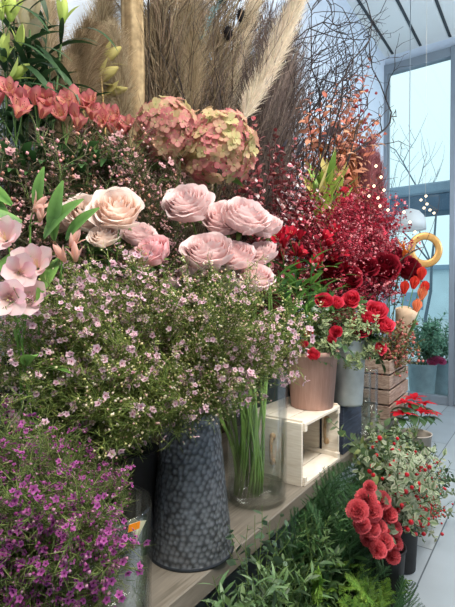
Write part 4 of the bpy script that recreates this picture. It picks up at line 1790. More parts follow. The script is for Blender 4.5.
# ------------------------------------------------------------------ 9  LOG, PAMPAS, BRUSHWOOD
random.seed(900)
lq = PX(133, 110, -1.42)
b = MB()
lp = []
for i in range(24):
    z = i / 23
    lp.append(V((.012 * noise.noise(V((z * 3, 0, 1))), .012 * noise.noise(V((z * 3, 5, 1))), z * 2.3)))
vs, fs, cc = [], [], []
n = 26
for i, p in enumerate(lp):
    for k in range(n):
        w = 2 * PI * k / n
        rr = .047 * (1 + .08 * noise.noise(V((math.cos(w) * 1.5, math.sin(w) * 1.5, i * .25))) + .05 * noise.noise(V((math.cos(w) * 6, math.sin(w) * 6, i * .8))))
        vs.append(p + V((rr * math.cos(w), rr * math.sin(w), 0)))
        s = noise.noise(V((math.cos(w) * 3, math.sin(w) * 3, i * .35)))
        cc.append(mix(rgb(112, 92, 66), rgb(172, 152, 118), max(0, min(1, .5 + s))))
for i in range(23):
    for k in range(n):
        k2 = (k + 1) % n
        fs.append((i * n + k, i * n + k2, (i + 1) * n + k2, (i + 1) * n + k))
fs.append(tuple(range(n - 1, -1, -1)))
fs.append(tuple(23 * n + k for k in range(n)))
b.add(vs, fs, cc)
lg = root('birch_log', V((lq.x, lq.y, RZ)), 'upright tan bark covered log standing behind the hydrangeas', 'log')
link('trunk', b.mesh('trunk', attr_mat('bark', .85, 0, .15, 40, .35, bump=.6)), lg)
b = MB()
for x, y in ((RT.x * .052, RT.y * .052),):
    b.tube(bez(V((x, y, .05)), V((x + .01, y - .02, .5)), V((x + .01, y + .03, 1.0)), V((x + .01, y, 2.2)), 14), .005, .003, 6, rgb(40, 32, 26), False)
link('vine', b.mesh('log_vine', M_wood), lg)

GB_ = V((WX + .15, PX(170, 250, WX + .15).y, RZ))
bucket(GB_, .09, .11, .30, 'dark bucket on the step behind the hydrangeas holding dried brushwood')
PLB = [plume(.95, 91, .10, rgb(160, 140, 110), rgb(206, 190, 160), 3800, .0009, droop=.3), plume(.85, 92, .09, rgb(142, 120, 92), rgb(192, 172, 140), 3800, .0009, droop=.45)]
PLW = [plume(1.05, 93, .046, rgb(206, 188, 160), rgb(240, 230, 212), 5200, .0009, hl=.075, droop=.2, hs=.28), plume(1.0, 94, .05, rgb(190, 170, 140), rgb(228, 212, 188), 3600, .0009, hl=.10, droop=.4, hs=.3)]
for (bx, by), (tx, ty), x, kd, nm_, lb in (
        ((92, 230), (88, -10), -1.40, PLB, 'pampas_grass', 'fluffy beige pampas plume behind the lily buds, left of the log'),
        ((100, 230), (70, 20), -1.46, PLB, 'pampas_grass', 'tan pampas plume with a bent tip beside the upright green bud'),
        ((70, 230), (48, -10), -1.50, PLB, 'pampas_grass', 'dull brown pampas plume far behind the green lily buds'),
        ((50, 230), (16, -20), -1.54, PLB, 'pampas_grass', 'tan pampas plume at the left picture edge behind lily stems'),
        ((60, 230), (34, 30), -1.56, PLB, 'pampas_grass', 'short tan pampas plume against the wall behind the lily stems'),
        ((100, 230), (112, 40), -1.56, PLB, 'pampas_grass', 'short brown pampas plume left of the log, near the seed pods'),
        ((84, 230), (80, 2), -1.36, PLB, 'pampas_grass', 'wide fluffy beige pampas plume between the upright bud and the log'),
        ((92, 230), (100, 0), -1.38, PLB, 'pampas_grass', 'fluffy beige pampas plume touching the log on its left side'),
        ((98, 230), (114, 18), -1.40, PLB, 'pampas_grass', 'short beige pampas plume behind the tan seed pods'),
        ((80, 230), (66, 28), -1.36, PLB, 'pampas_grass', 'short beige pampas plume just under the upright lily bud'),
        ((178, 190), (186, -10), -1.34, PLB, 'pampas_grass', 'fluffy tan pampas plume in front of the brushwood, above the hydrangeas'),
        ((85, 230), (108, -20), -1.52, PLB, 'pampas_grass', 'brown pampas plume just left of the log'),
        ((120, 230), (165, -30), -1.54, PLB, 'pampas_grass', 'brown pampas plume right of the log behind the brushwood'),
        ((160, 230), (200, -25), -1.50, PLB, 'pampas_grass', 'broad tan pampas plume at the top middle'),
        ((206, 185), (303, -14), -1.12, PLW, 'pampas_grass', 'long creamy white pampas plume leaning right across the dark twigs'),
        ((212, 190), (262, -20), -1.30, PLW, 'pampas_grass', 'second creamy pampas plume behind the long white one')):
    a = PX(bx, by, x)
    a.z = max(a.z, RZ + .03)
    t = PX(tx, ty, x)
    d = t - a
    Lk = 1.0
    put(random.choice(kd), nm_, orient(a, d, U(0, 6), d.length / 1.0), lb, 'dried grass', 'pampas plumes')
# straw stalks
for lb, (x0, y0), (x1, y1) in (('thick straw coloured stalk standing among the coral flowers', (92, 112), (76, 66)), ('short brown stalk between log and coral flowers', (107, 108), (101, 74))):
    a, t = PX(x0, y0 + 60, -1.36), PX(x1, y1, -1.36)
    b = MB()
    b.tube([V((0, 0, 0)), (t - a) * .5 + V((.004, 0, 0)), t - a], .0045, .002, 6, rgb(198, 170, 112), True)
    o = link('straw_stalk', b.mesh('straw_stalk', M_dry))
    o.location = a
    tag(o, lb, 'dried plant')

BR = {L: [broom(L, int(L * 100) + k, rgb(84, 72, 58), rgb(158, 140, 114), 120, .85) for k in (0, 1)] for L in (.6, .8)}
for i in range(16):
    a = GB_ + V((U(-.06, .06), U(-.06, .06), .02))
    t = PX(U(160, 232), U(-10, 60), U(-1.46, -1.36))
    d = t - a
    L = min(BR, key=lambda x: abs(x - d.length))
    put(random.choice(BR[L]), 'brushwood_branch', orient(a, d, U(0, 6), d.length / L), 'brown dried brushwood branch in the bundle between log and white pampas', 'dried plant', 'dried brushwood bundle')

# contorted dark branches sweeping up to the right
TWV = V((WX + .24, PX(235, 215, WX + .24).y, RZ))
bucket(TWV, .10, .12, .30, 'dark bucket on the step holding the contorted dark branches')
TW = {L: [twisty(L, int(L * 100) + 40 + k, rgb(50, 42, 40), nside=9) for k in (0, 1, 2)] for L in (.75, 1.0, 1.3)}
tips = [(388, -4), (370, 15), (350, -5), (378, 22), (330, 5), (310, -10), (290, -15), (270, -5), (345, 45), (358, 55), (320, 40), (300, 30), (250, -10), (235, 5), (215, 10), (335, 75), (310, 70),
        (285, 45), (265, 35), (245, 40), (205, 40), (325, 95), (295, 90), (355, -20), (225, 40), (340, 20), (305, 110), (280, 75), (170, 5), (190, 20), (160, 40), (290, 60), (312, 84), (270, 90), (255, 60), (320, 60), (300, 110), (330, 55)]
for i, (px, py) in enumerate(tips):
    a = TWV + V((U(-.07, .07), U(-.07, .07), .05))
    t = PX(px, py, U(-1.40, -1.18))
    d = t - a
    L = min(TW, key=lambda x: abs(x - d.length))
    hi = px > 340
    lb = 'contorted dark branch reaching far right toward the ceiling boards' if hi else ('dark contorted branch among the tangle around the white pampas' if px > 255 else 'dark twiggy branch rising between hydrangea and brushwood')
    put(random.choice(TW[L]), 'twisted_branch', orient(a, d, U(0, 6), d.length / L), lb, 'branch', lb)
# fine grey twigs filling the tangle
BR2 = {L: [broom(L, int(L * 100) + 60 + k, rgb(70, 60, 58), rgb(120, 106, 98), 80, .42) for k in (0, 1)] for L in (.6, .8)}
for i in range(18):
    a = TWV + V((U(-.07, .07), U(-.07, .07), .05))
    t = PX(U(215, 320), U(10, 105), U(-1.48, -1.2))
    d = t - a
    L = min(BR2, key=lambda x: abs(x - d.length))
    put(random.choice(BR2[L]), 'brushwood_branch', orient(a, d, U(0, 6), d.length / L), 'grey brown finely forked branch in the dark tangle under the white pampas', 'branch', 'grey forked branches in the tangle')


for px, py in scatter([(245, 70), (290, 15), (345, 8), (350, 45), (325, 95), (265, 115)], 20, 88):
    a = TWV + V((U(-.07, .07), U(-.07, .07), .05))
    d = PX(px, py, U(-1.32, -1.12)) - a
    if px > 300:
        L = min(TW, key=lambda x: abs(x - d.length))
        put(random.choice(TW[L]), 'twisted_branch', orient(a, d, U(0, 6), d.length / L), 'dark contorted branch leaning right over the orange leaves', 'branch', 'contorted branches leaning over the orange leaves')
    else:
        L = min(BR2, key=lambda x: abs(x - d.length))
        put(random.choice(BR2[L]), 'brushwood_branch', orient(a, d, U(0, 6), d.length / L), 'grey brown finely forked branch in the dark tangle under the white pampas', 'branch', 'grey forked branches in the tangle')


def teasel_kind(seed):
    random.seed(seed)
    st, hd = MB(), MB()
    st.tube(curve_pts(.6, .06), .003, .0025, 6, rgb(70, 56, 40))
    top = V((0, 0, .6))
    hd.sphere(top + V((0, 0, .02)), .020, rgb(22, 18, 20), 10, 8, (1, 1, 1.5))
    for i in range(260):
        o = rdir()
        hd.ribbon(top + V((o.x * .018, o.y * .018, .02 + o.z * .028)), o + V((0, 0, .4)), U(.006, .016), .0009, rgb(16, 12, 16), None, 1)
    return st.mesh('teasel_stem', M_wood), hd.mesh('teasel_head', M_velvet)


ts, th = teasel_kind(3)
for k, (px, py, lb) in enumerate(((228, 38, 'black fuzzy seed head on a stem, lowest of three near the feather'), (241, 20, 'black fuzzy seed head right of the feather, in front of pale plume'), (222, 2, 'black fuzzy seed head at the top picture edge above the feather'))):
    q = PX(px, py, -1.28)
    d = (q - (TWV + V((0, 0, .1))))
    base = q - d.normalized() * .6
    r = root('black_seed_head', None, lb, 'dried plant', 'black seed heads', orient(base, d, k))
    link('stem', ts, r)
    link('head', th, r)
# teal feather
b = MB()
a, t = PX(200, 40, -1.27), PX(222, -6, -1.27)
random.seed(33)
b.tube([V((0, 0, 0)), (t - a)], .0016, .0008, 5, rgb(70, 60, 40))
for i in range(150):
    s = random.random()
    p = (t - a) * s
    b.ribbon(p, (t - a).normalized() + RT * random.choice((-1, 1)) * U(.5, 1.3) + rdir() * .2, U(.02, .05) * (.4 + s), .0008, jit(mix(rgb(70, 120, 120), rgb(120, 170, 180), random.random()), .2), None, 2)
o = link('peacock_feather', b.mesh('feather', M_dry))
o.location = a
tag(o, 'teal blue feather leaning among dried grasses at the top', 'feather')

# ------------------------------------------------------------------ 10  BURGUNDY FOLIAGE AND THE AUTUMN MIX
random.seed(1000)
BV = on_bench(.46, (PX(275, 300, -1.15) - e0).y)
bucket(BV, .09, .11, .34, 'dark bucket behind the rose vase holding burgundy leaf branches')
burg = [rgb(120, 32, 50), rgb(148, 44, 64), rgb(92, 24, 42), rgb(182, 92, 108), rgb(126, 50, 56)]  # paler pinks mixed in to imitate reflections on the glossy leaves
BUR = {L: [leafy(L, int(L * 100) + k, (.022, .72), burg, nl=42, t0=.3, side=8, up=.5, m=M_shine, stem=rgb(84, 24, 30), bend=.7, fold=.25, prof=prof_round, slen=.3) for k in (0, 1)] for L in (.4, .55, .75)}
for px, py in scatter([(240, 150), (262, 128), (285, 150), (312, 165), (318, 195), (300, 225), (268, 228), (245, 195)], 17, 5):
    a = BV + V((U(-.05, .05), U(-.05, .05), .08))
    t = PX(px, py, U(-1.08, -.92))
    d = t - a
    L = min(BUR, key=lambda x: abs(x - d.length))
    put(random.choice(BUR[L]), 'burgundy_branch', orient(a, d, U(0, 6), d.length / L), 'glossy burgundy leaved branch between the hydrangea and red blossom cloud', 'foliage', 'burgundy leaf branches')

AMV = V((WX + .34, PX(335, 250, WX + .34).y, RZ))
bucket(AMV, .10, .12, .30, 'dark bucket on the step holding the autumn orange branches')
orange = [rgb(220, 142, 116), rgb(226, 158, 130), rgb(202, 116, 100), rgb(214, 168, 140), rgb(160, 104, 88)]
ORL = {L: [leafy(L, int(L * 100) + 20 + k, (.036, .5), orange, nl=34, t0=.5, side=8, up=.6, m=M_petal, stem=rgb(120, 70, 50), bend=.8, fold=.3, slen=.22) for k in (0, 1)] for L in (.7, .95)}
for px, py in ((352, 74), (342, 88), (330, 100), (346, 98), (320, 112), (312, 128), (328, 120), (340, 112), (322, 142), (336, 150), (310, 145), (300, 100), (308, 92), (356, 80), (336, 82), (348, 90), (326, 108), (318, 122), (334, 132), (306, 135), (348, 105)):
    a = AMV + V((U(-.05, .05), U(-.05, .05), .05))
    t = PX(px, py, U(-1.22, -1.06))
    d = t - a
    L = min(ORL, key=lambda x: abs(x - d.length))
    put(random.choice(ORL[L]), 'orange_branch', orient(a, d, U(0, 6), d.length / L), 'dried orange leaved branch rising in front of the window wall', 'foliage', 'orange leaf branches')
rb = (rgb(160, 44, 50), .0052, .8)
RBR = {L: [leafy(L, int(L * 100) + 30 + k, (.016, .5), [rgb(130, 44, 44), rgb(96, 34, 36)], nl=22, t0=.45, side=5, up=.6, stem=rgb(90, 40, 36), berries=rb, slen=.13, sway=.2) for k in (0, 1)] for L in (.7, .95)}
for px, py in ((376, 72), (362, 88), (358, 104), (350, 120), (344, 135), (356, 124), (366, 140), (362, 100)):
    a = AMV + V((U(-.05, .05), U(-.05, .05), .05))
    t = PX(px, py, U(-1.28, -1.12))
    d = t - a
    L = min(RBR, key=lambda x: abs(x - d.length))
    put(random.choice(RBR[L]), 'red_berry_branch', orient(a, d, U(0, 6), d.length / L), 'thin branch of small red berries against the blue wall', 'branch', 'red berry branches')
# brown hanging amaranth and smoke bush
AMA = [plume(.62, 95, .026, rgb(140, 92, 62), rgb(186, 140, 96), 900, .0011, .035, .9), plume(.62, 96, .026, rgb(150, 84, 56), rgb(176, 120, 80), 900, .0011, .035, .7)]
for px, py, lb in ((350, 158, 'brown amaranth tassel behind the yellow green leaves'), (344, 172, 'short brown amaranth tassel beside the dusky red plume'), (356, 146, 'upper brown amaranth tassel below the red berries'), (334, 160, 'orange brown amaranth tassel left of the others')):
    a = AMV + V((U(-.03, .03), U(-.03, .03), .05))
    t = PX(px, py, -1.16)
    put(random.choice(AMA), 'amaranth', orient(a, t - a, U(0, 6), (t - a).length / .56), lb, 'dried plant', 'amaranth tassels')
SMK = [plume(.55, 97, .045, rgb(126, 70, 76), rgb(164, 104, 106), 1700, .0008, .05, .4), plume(.55, 98, .045, rgb(118, 64, 68), rgb(156, 96, 98), 1700, .0008, .05, .5)]
for px, py, lb in ((368, 160, 'dusky red smoke bush plume, top one beside the window frame'), (362, 172, 'dusky red smoke bush plume in the middle above the red cloud'), (374, 176, 'dusky red smoke bush plume nearest the window'), (356, 180, 'dusky red smoke bush plume behind the yellow green leaves')):
    a = AMV + V((U(-.03, .03), U(-.03, .03), .05))
    t = PX(px, py, -1.12)
    put(random.choice(SMK), 'smoke_bush_plume', orient(a, t - a, U(0, 6), (t - a).length / .5), lb, 'dried plant', 'smoke bush plumes')
# long dark feather-like leaves
DKL = MB()
DKL.leaf(V((0, 0, 0)), V((1, 0, .1)), Zv, .26, .032, rgb(30, 28, 34), rgb(50, 48, 56), None, .35, .2, 9, prof_lance)
DKm = DKL.mesh('dark_blade', M_gloss)
for (x0, y0), (x1, y1), lb in (((318, 142), (350, 121), 'long dark blade shaped leaf pointing right under the orange branches'), ((296, 158), (306, 136), 'dark drooping blade leaf above the burgundy branches'), ((278, 158), (288, 138), 'dark grey blade leaf nearest the hydrangea')):
    a, t = PX(x0, y0, -1.10), PX(x1, y1, -1.10)
    base = AMV + V((U(-.03, .03), U(-.03, .03), .05))
    r = root('dark_leaf', base, lb, 'foliage', 'dark blade leaves')
    b = MB()
    b.tube([p - base for p in bez(base, base + V((0, 0, .2)), a - (t - a) * .5, a, 7)], .0025, .002, 5, rgb(50, 44, 44), False)
    link('stem', b.mesh('leaf_stem', M_stem), r)
    leaf_at(r, DKm, a - base, t - a, (t - a).length / .25, tocam + Zv)
# leucadendron: yellow green whorls
leu = [rgb(150, 176, 72), rgb(186, 192, 96), rgb(110, 150, 60), rgb(208, 190, 120)]
LEU = [leafy(.42, 300 + k, (.075, .24), leu, nl=34, t0=.62, up=1.3, bend=-.2, fold=.2, sr=.003, prof=prof_leaf) for k in (0, 1)]
LEUB = on_bench(.42, (PX(330, 300, -1.05) - e0).y)
bucket(LEUB, .08, .10, .34, 'dark bucket behind the pinkish pot holding leucadendron')
for px, py, lb in ((326, 160, 'yellow green leucadendron, upright middle one'), (316, 172, 'green leucadendron leaning left over burgundy leaves'), (338, 166, 'leucadendron with tan outer leaves on the right'), (326, 178, 'low bright green leucadendron nearest the red cloud')):
    a = LEUB + V((U(-.03, .03), U(-.03, .03), .08))
    t = PX(px, py, -1.02)
    put(random.choice(LEU), 'leucadendron', orient(a, t - a, U(0, 6), (t - a).length / .44), lb, 'flower', 'leucadendron stems')


def strel(seed):
    random.seed(seed)
    mb = MB()
    mb.leaf(V((0, 0, 0)), V((1, 0, .25)), Zv, .16, .03, rgb(86, 96, 70), rgb(150, 90, 60), None, .3, .7, 8, prof_lance)
    bl = MB()
    for i in range(5):
        bl.leaf(V((.03 + .012 * i, 0, .012)), V((.5 - .25 * i, U(-.2, .2), 1)), V((-1, 0, .2)), .10 * U(.8, 1.1), .022, rgb(226, 142, 60), rgb(244, 166, 76), None, .2, .35, 5, prof_lance)
    bl.leaf(V((.05, 0, .012)), V((1, 0, .7)), Zv, .085, .012, rgb(40, 50, 120), rgb(60, 70, 150), None, .1, .5, 4, prof_lance)
    return mb.mesh('strelitzia_spathe', M_leaf), bl.mesh('strelitzia_petals', M_petal)


ssp, spt = strel(4)
SV = on_bench(.30, (PX(404, 330, -.92) - e0).y)
for px, py, x, dx, lb, s, base in ((399, 262, -.74, 1, 'orange strelitzia flower pointing at the gold hoop', 1.15, None), (390, 258, -.92, .9, 'orange strelitzia bloom behind, close to the red cloud', .9, None),
                             (322, 160, -1.08, .3, 'orange flame shaped bloom above the yellow green leaves', .9, LEUB), (312, 140, -1.15, -.2, 'small orange flame bloom among dried orange branches', .8, AMV)):
    q = PX(px, py, x)
    bs = (base or SV) + V((0, 0, .04))
    r = root('strelitzia', bs, lb, 'flower', 'strelitzia blooms')
    b = MB()
    b.tube([p - bs for p in bez(bs, bs + V((0, 0, .3)), q - V((0, 0, .1)), q, 8)], .004, .0035, 6, rgb(86, 112, 60), False)
    link('stem', b.mesh('strelitzia_stem', M_stem), r)
    dv = (RT * dx + Zv * .45).normalized()
    y = Zv.cross(dv).normalized()
    z = dv.cross(y)
    Mr = Matrix(((dv.x, y.x, z.x, q.x - bs.x), (dv.y, y.y, z.y, q.y - bs.y), (dv.z, y.z, z.z, q.z - bs.z), (0, 0, 0, 1))) @ Matrix.Diagonal((s, s, s, 1))
    link('spathe', ssp, r, Mr)
    link('petals', spt, r, Mr)

# ------------------------------------------------------------------ 11  RED BLOSSOM CLOUD, DARK ROSES, RED ALSTROEMERIA
random.seed(1100)
RGC = [rgb(158, 34, 54), rgb(182, 56, 76), rgb(132, 24, 44), rgb(222, 136, 144)]
GY = {L: [gyps(L, int(L * 100) + k, RGC, nb=11, dens=52) for k in (0, 1)] for L in (.34, .46)}
GYV = on_bench(.30, (PX(352, 320, -.95) - e0).y)
bucket(GYV, .08, .10, .36, 'dark bucket behind the galvanised one holding the red blossom cloud')
for px, py in scatter([(306, 236), (316, 212), (340, 202), (368, 203), (390, 220), (396, 242), (386, 254), (350, 258), (320, 252)], 34, 77):
    a = GYV + V((U(-.04, .04), U(-.04, .04), .18))
    t = PX(px, py, U(-1.0, -.86))
    d = t - a
    L = min(GY, key=lambda x: abs(x - d.length))
    put(random.choice(GY[L]), 'red_gypsophila_spray', orient(a, d, U(0, 6), d.length / L * .97), 'dyed red gypsophila spray in the rounded glittering red cloud', 'flower', 'red gypsophila cloud')
# pinkish red heads behind
for px, py in ((344, 190), (352, 196), (340, 200), (300, 225)):
    q = PX(px, py, -.98)
    bs = GYV + V((0, 0, .1))
    rose('red_spray_rose', RANUN, q, Zv + tocam * .5, .034, bs, 'small pinkish red bloom behind the top of the red cloud', 'flower', 'small red blooms behind the cloud', leaves=1)

DRV = on_bench(.18, (PX(383, 340, -.86) - e0).y)
bucket(DRV, .07, .085, .30, 'dark bucket by the slatted crate holding the dark red roses')
for px, py, rp, x, lb in ((384, 268, 17, -.80, 'dark red rose in the middle of the row above the crate'), (408, 270, 16, -.78, 'dark red rose at the right end, beside the orange tulips'),
                          (364, 268, 15, -.82, 'dark red rose left of the middle one, under the red cloud'), (346, 278, 17, -.82, 'dark crimson rose at the left end beside red alstroemeria'),
                          (395, 258, 13, -.84, 'dark red rose behind, partly hidden by the red cloud'), (330, 268, 14, -.86, 'deep crimson rose half covered by alstroemeria leaves')):
    q = PX(px, py, x)
    R = rp / FPX * (q - CAM).dot(FW)
    rose('dark_red_rose', RED_ROSE, q, tocam * .8 + Zv * .6 + RT * U(-.2, .4), R, DRV + V((U(-.03, .03), U(-.03, .03), .04)), lb, 'flower', 'dark red roses', leaves=3)

RAV = on_bench(.24, (PX(310, 330, -.92) - e0).y)
bucket(RAV, .07, .085, .34, 'dark bucket behind the pale crate holding the red alstroemeria')
hs = [((276, 240), (285, 236), (282, 250)), ((292, 238), (300, 242)), ((320, 240), (328, 246)), ((318, 266), (310, 270)), ((334, 262), (342, 270), (338, 256)), ((300, 256),), ((340, 244), (332, 236))]
nm = ['red alstroemeria stem nearest the pink roses', 'red alstroemeria stem second from the pink roses', 'red alstroemeria stem rising in front of the red cloud', 'red alstroemeria stem hanging low among green leaves', 'red alstroemeria stem beside the crimson rose, rightmost', 'single bloomed red alstroemeria in the middle of its leaves', 'red alstroemeria stem close against the red cloud']
for k, h3 in enumerate(hs):
    hh = [(PX(px, py, -.84) + rdir() * .01, tocam * U(.3, .8) + rdir() * .5 + Zv * .6) for px, py in h3]
    umbel_stem('red_alstroemeria', RAV + rdir() * .02 + V((0, 0, .05)), hh, ALS_RED, .052, nm[k], 'flower', 'red alstroemeria', BUD_RED, LL_BRIGHT + LL_DARK[:1], 11, .003, rgb(74, 112, 52), (.55, .99), .95, joint=.05)
for k, (px, py) in enumerate(((282, 285), (295, 270), (308, 285), (322, 285), (290, 300), (305, 300), (278, 270), (312, 255), (330, 290))):
    q = PX(px, py, -.77)
    base = RAV + rdir() * .03 + V((0, 0, .05))
    r = root('alstroemeria_shoot', base, 'leafy green alstroemeria shoot without blooms below the red alstroemeria', 'plant', 'green shoots below the red alstroemeria')
    sm = MB()
    pts = [p - base for p in bez(base, base + V((0, 0, .15)), q - V((0, 0, .08)), q, 7)]
    sm.tube(pts, .0026, .0018, 5, rgb(70, 108, 50), False)
    link('stem', sm.mesh('flower_stem', M_stem), r)
    for i in range(9):
        p, d = at(pts, .5 + .5 * i / 9)
        w = i * 2.4
        leaf_at(r, random.choice(LL_DARK[:1] + LL_BRIGHT), p, V((math.cos(w), math.sin(w), .5)) + tocam * .3, U(.7, 1.0))

# ------------------------------------------------------------------ 12  RED RANUNCULUS AND VARIEGATED LEAVES IN THE PINKISH POT AND GALVANISED BUCKET
random.seed(1200)
var = [rgb(70, 108, 62), rgb(104, 136, 84), rgb(58, 92, 52)]
PIT = {L: [leafy(L, int(L * 100) + 50 + k, (.028, .55), var, nl=20, t0=.25, side=6, up=.5, edge=rgb(190, 200, 150), bend=.6, fold=.15, sr=.0016) for k in (0, 1)] for L in (.16, .24)}
potm = POTB + V((0, 0, PTH - .03))
gbm = GB + V((0, 0, GH - .06))
for px, py in scatter([(290, 330), (310, 305), (345, 300), (375, 310), (390, 345), (372, 368), (330, 362), (300, 360)], 38, 21):
    a = (potm if px < 338 else gbm) + V((U(-.05, .05), U(-.05, .05), 0)) * (1 if px < 338 else .7)
    t = P(px, py, U(1.72, 1.9) if px < 338 else U(1.84, 2.02))
    d = t - a
    if d.length < .1:
        d = d.normalized() * .12
    L = min(PIT, key=lambda x: abs(x - d.length))
    w_ = 'pinkish pot' if px < 338 else 'galvanised bucket'
    put(random.choice(PIT[L]), 'variegated_sprig', orient(a, d, U(0, 6), d.length / L), 'cream edged green leaf sprig in the ' + w_, 'foliage', 'variegated sprigs in the ' + w_)
for px, py, rp, lb in ((324, 301, 10, 'pinkish red bloom at the top left of the pinkish pot bouquet'), (337, 303, 8, 'small pinkish red bloom between two larger ones at the bouquet top'), (351, 300, 11, 'pinkish red bloom at the top, nearest the dark roses'),
                       (376, 312, 13, 'large ruffled red bloom at the upper right of the bouquet'), (384, 326, 12, 'bright red bloom below the large ruffled one'), (360, 328, 12, 'tall red bloom in the middle facing the aisle'),
                       (380, 348, 8, 'small bright red bloom at the lower right over the bucket'), (336, 332, 7, 'small red bloom left of the tall red one'), (331, 340, 6, 'tiny red bloom low in the middle leaves'),
                       (313, 355, 8, 'red bloom hanging over the rim of the pinkish pot'), (308, 332, 6, 'small dull red bloom on the left side of the bouquet'), (369, 318, 8, 'red bloom tucked behind the large ruffled one'), (304, 344, 5, 'tiny dull red bud near the waxflower tips')):
    d = U(1.74, 1.8) if px < 345 else U(1.88, 1.95)
    q = P(px, py, d)
    R = rp / FPX * d * .98
    bs = (potm if px < 338 else gbm) + V((U(-.03, .03), U(-.03, .03), 0))
    rose('red_ranunculus', RANUN, q, tocam * .9 + Zv * U(.2, .8) + RT * U(-.4, .4), R, bs, lb, 'flower', 'red blooms in pot and bucket', leaves=1, stemr=.0022)

# ------------------------------------------------------------------ 13  HYPERICUM, TULIPS IN PAPER, LIGHTS, HOOP
random.seed(1300)
HYP = [leafy(.30, 400 + k, (.022, .45), [rgb(90, 96, 52), rgb(120, 100, 60)], nl=20, t0=.35, side=8, up=.8, stem=rgb(110, 90, 56), berries=(rgb(196, 110, 100), .0055, 1.0), slen=.3, bend=.4) for k in (0, 1)]
acm = Matrix.Translation(a0_) @ Matrix.Rotation(aang, 4, 'Z')
for px, py in scatter([(388, 325), (400, 312), (414, 325), (420, 342), (405, 356), (386, 350)], 13, 9):
    a = acm @ V((-AD * U(.2, .6), AL * U(.2, .5), .08))
    t = P(px, py, U(2.5, 2.7))
    put(random.choice(HYP), 'hypericum_branch', orient(a, t - a, U(0, 6), (t - a).length / .30), 'coral berried hypericum branch rising out of the slatted crate', 'branch', 'hypericum in the slatted crate')
TUL = [lily_flower(95, rgb(226, 84, 60), rgb(214, 54, 48), rgb(232, 96, 70), openang=.16, W=.7, bend=-.25, nm='tulip_petals'), lily_flower(96, rgb(236, 160, 120), rgb(240, 140, 96), rgb(240, 170, 130), openang=.16, W=.7, bend=-.25, nm='tulip_petals')]
pb = acm @ V((-AD * .3, AL * .75, .03))
for px, py, k, lb in ((421, 280, 0, 'orange red tulip at the top right, against the window'), (413, 289, 0, 'red tulip in front of the paper wrap top edge'), (404, 294, 0, 'red tulip left in the paper wrap'), (424, 294, 0, 'drooping red tulip nearest the gold hoop'), (416, 312, 1, 'peach tulip low by the window'), (421, 300, 1, 'small peach tulip under the drooping red one')):
    q = P(px, py, 2.75)
    r = root('tulip', pb, lb, 'flower', 'tulips in the paper wrap')
    b = MB()
    f = RT * U(.0, .5) + Zv
    b.tube([p - pb for p in bez(pb, pb.lerp(q, .5) + V((0, 0, .04)), q - f.normalized() * .08, q, 7)], .003, .0026, 6, rgb(110, 146, 80), False)
    link('stem', b.mesh('tulip_stem', M_stem), r)
    link('bloom', TUL[k], r, orient(q - pb, f, U(0, 6), .082))
    for i in range(2):
        leaf_at(r, LL_BRIGHT[i], (q - pb) * .62, V((U(-1, 1), U(-1, 1), 1.2)), 1.0)
b = MB()
top = P(407, 309, 2.74) - pb
ax = top.normalized()
s1 = perp(ax)
s2 = ax.cross(s1)
vs, fs = [], []
for lay, off in ((0, 0.0), (1, -.0015)):
    for j in range(7):
        t = j / 6
        for i in range(25):
            w = 2 * PI * i / 24 + .3
            rr = .006 + .058 * t + off + .003 * math.sin(5 * w) * t
            vs.append(top * (.5 + .5 * t) + (s1 * math.cos(w) + s2 * math.sin(w)) * rr + ax * (.012 * math.sin(2 * w + 1) * t * t))
for lay in (0, 1):
    for j in range(6):
        for i in range(24):
            o = lay * 175 + j * 25 + i
            fs.append((o, o + 1, o + 26, o + 25) if lay == 0 else (o + 25, o + 26, o + 1, o))
for i in range(24):
    fs.append((150 + i, 151 + i, 326 + i, 325 + i))
b.add(vs, fs, (1, 1, 1))
o = link('paper_wrap', b.mesh('paper_wrap', M_paper))
o.location = pb
tag(o, 'kraft paper cone wrapped around the tulips above the slatted crate', 'wrapping')

# fairy lights on a thin twig
random.seed(14)
tb = P(386, 330, 2.75)
tb = on_bench(.22, (tb - e0).y)
fl = root('fairy_lights', tb, 'string of warm fairy lights wound on bare twigs by the window', 'lights')
b, bl = MB(), MB()
for (x1, y1, d1, pxs) in ((372, 168, 2.6, [(376, 166), (381, 177), (374, 186), (369, 196), (384, 190), (378, 198), (380, 206), (388, 210)]), (440, 196, 2.9, [(421, 200), (427, 204), (424, 208), (430, 210), (434, 213), (426, 196)]), (402, 206, 2.75, [(396, 205), (404, 212), (410, 222), (415, 232)])):
    t = P(x1, y1, d1)
    pts = bez(tb, tb + V((0, 0, .35)), t - V((0, 0, .25)), t, 10)
    b.tube([p - tb for p in pts], .0025, .0012, 5, rgb(70, 54, 44), False)
    for px, py in pxs:
        q = P(px, py, d1 - .03)
        near = min(pts, key=lambda p: (p - q).length)
        b.tube([near - tb, q - tb], .0006, .0005, 3, rgb(120, 100, 70), False)
        b2 = MB()
        b2.sphere(V((0, 0, 0)), .0075, (1, 1, 1), 8, 6)
        link('bulb', b2.mesh('bulb', M_bulb), fl, Matrix.Translation(q - tb))
link('twig', b.mesh('lights_twig', M_wood), fl)

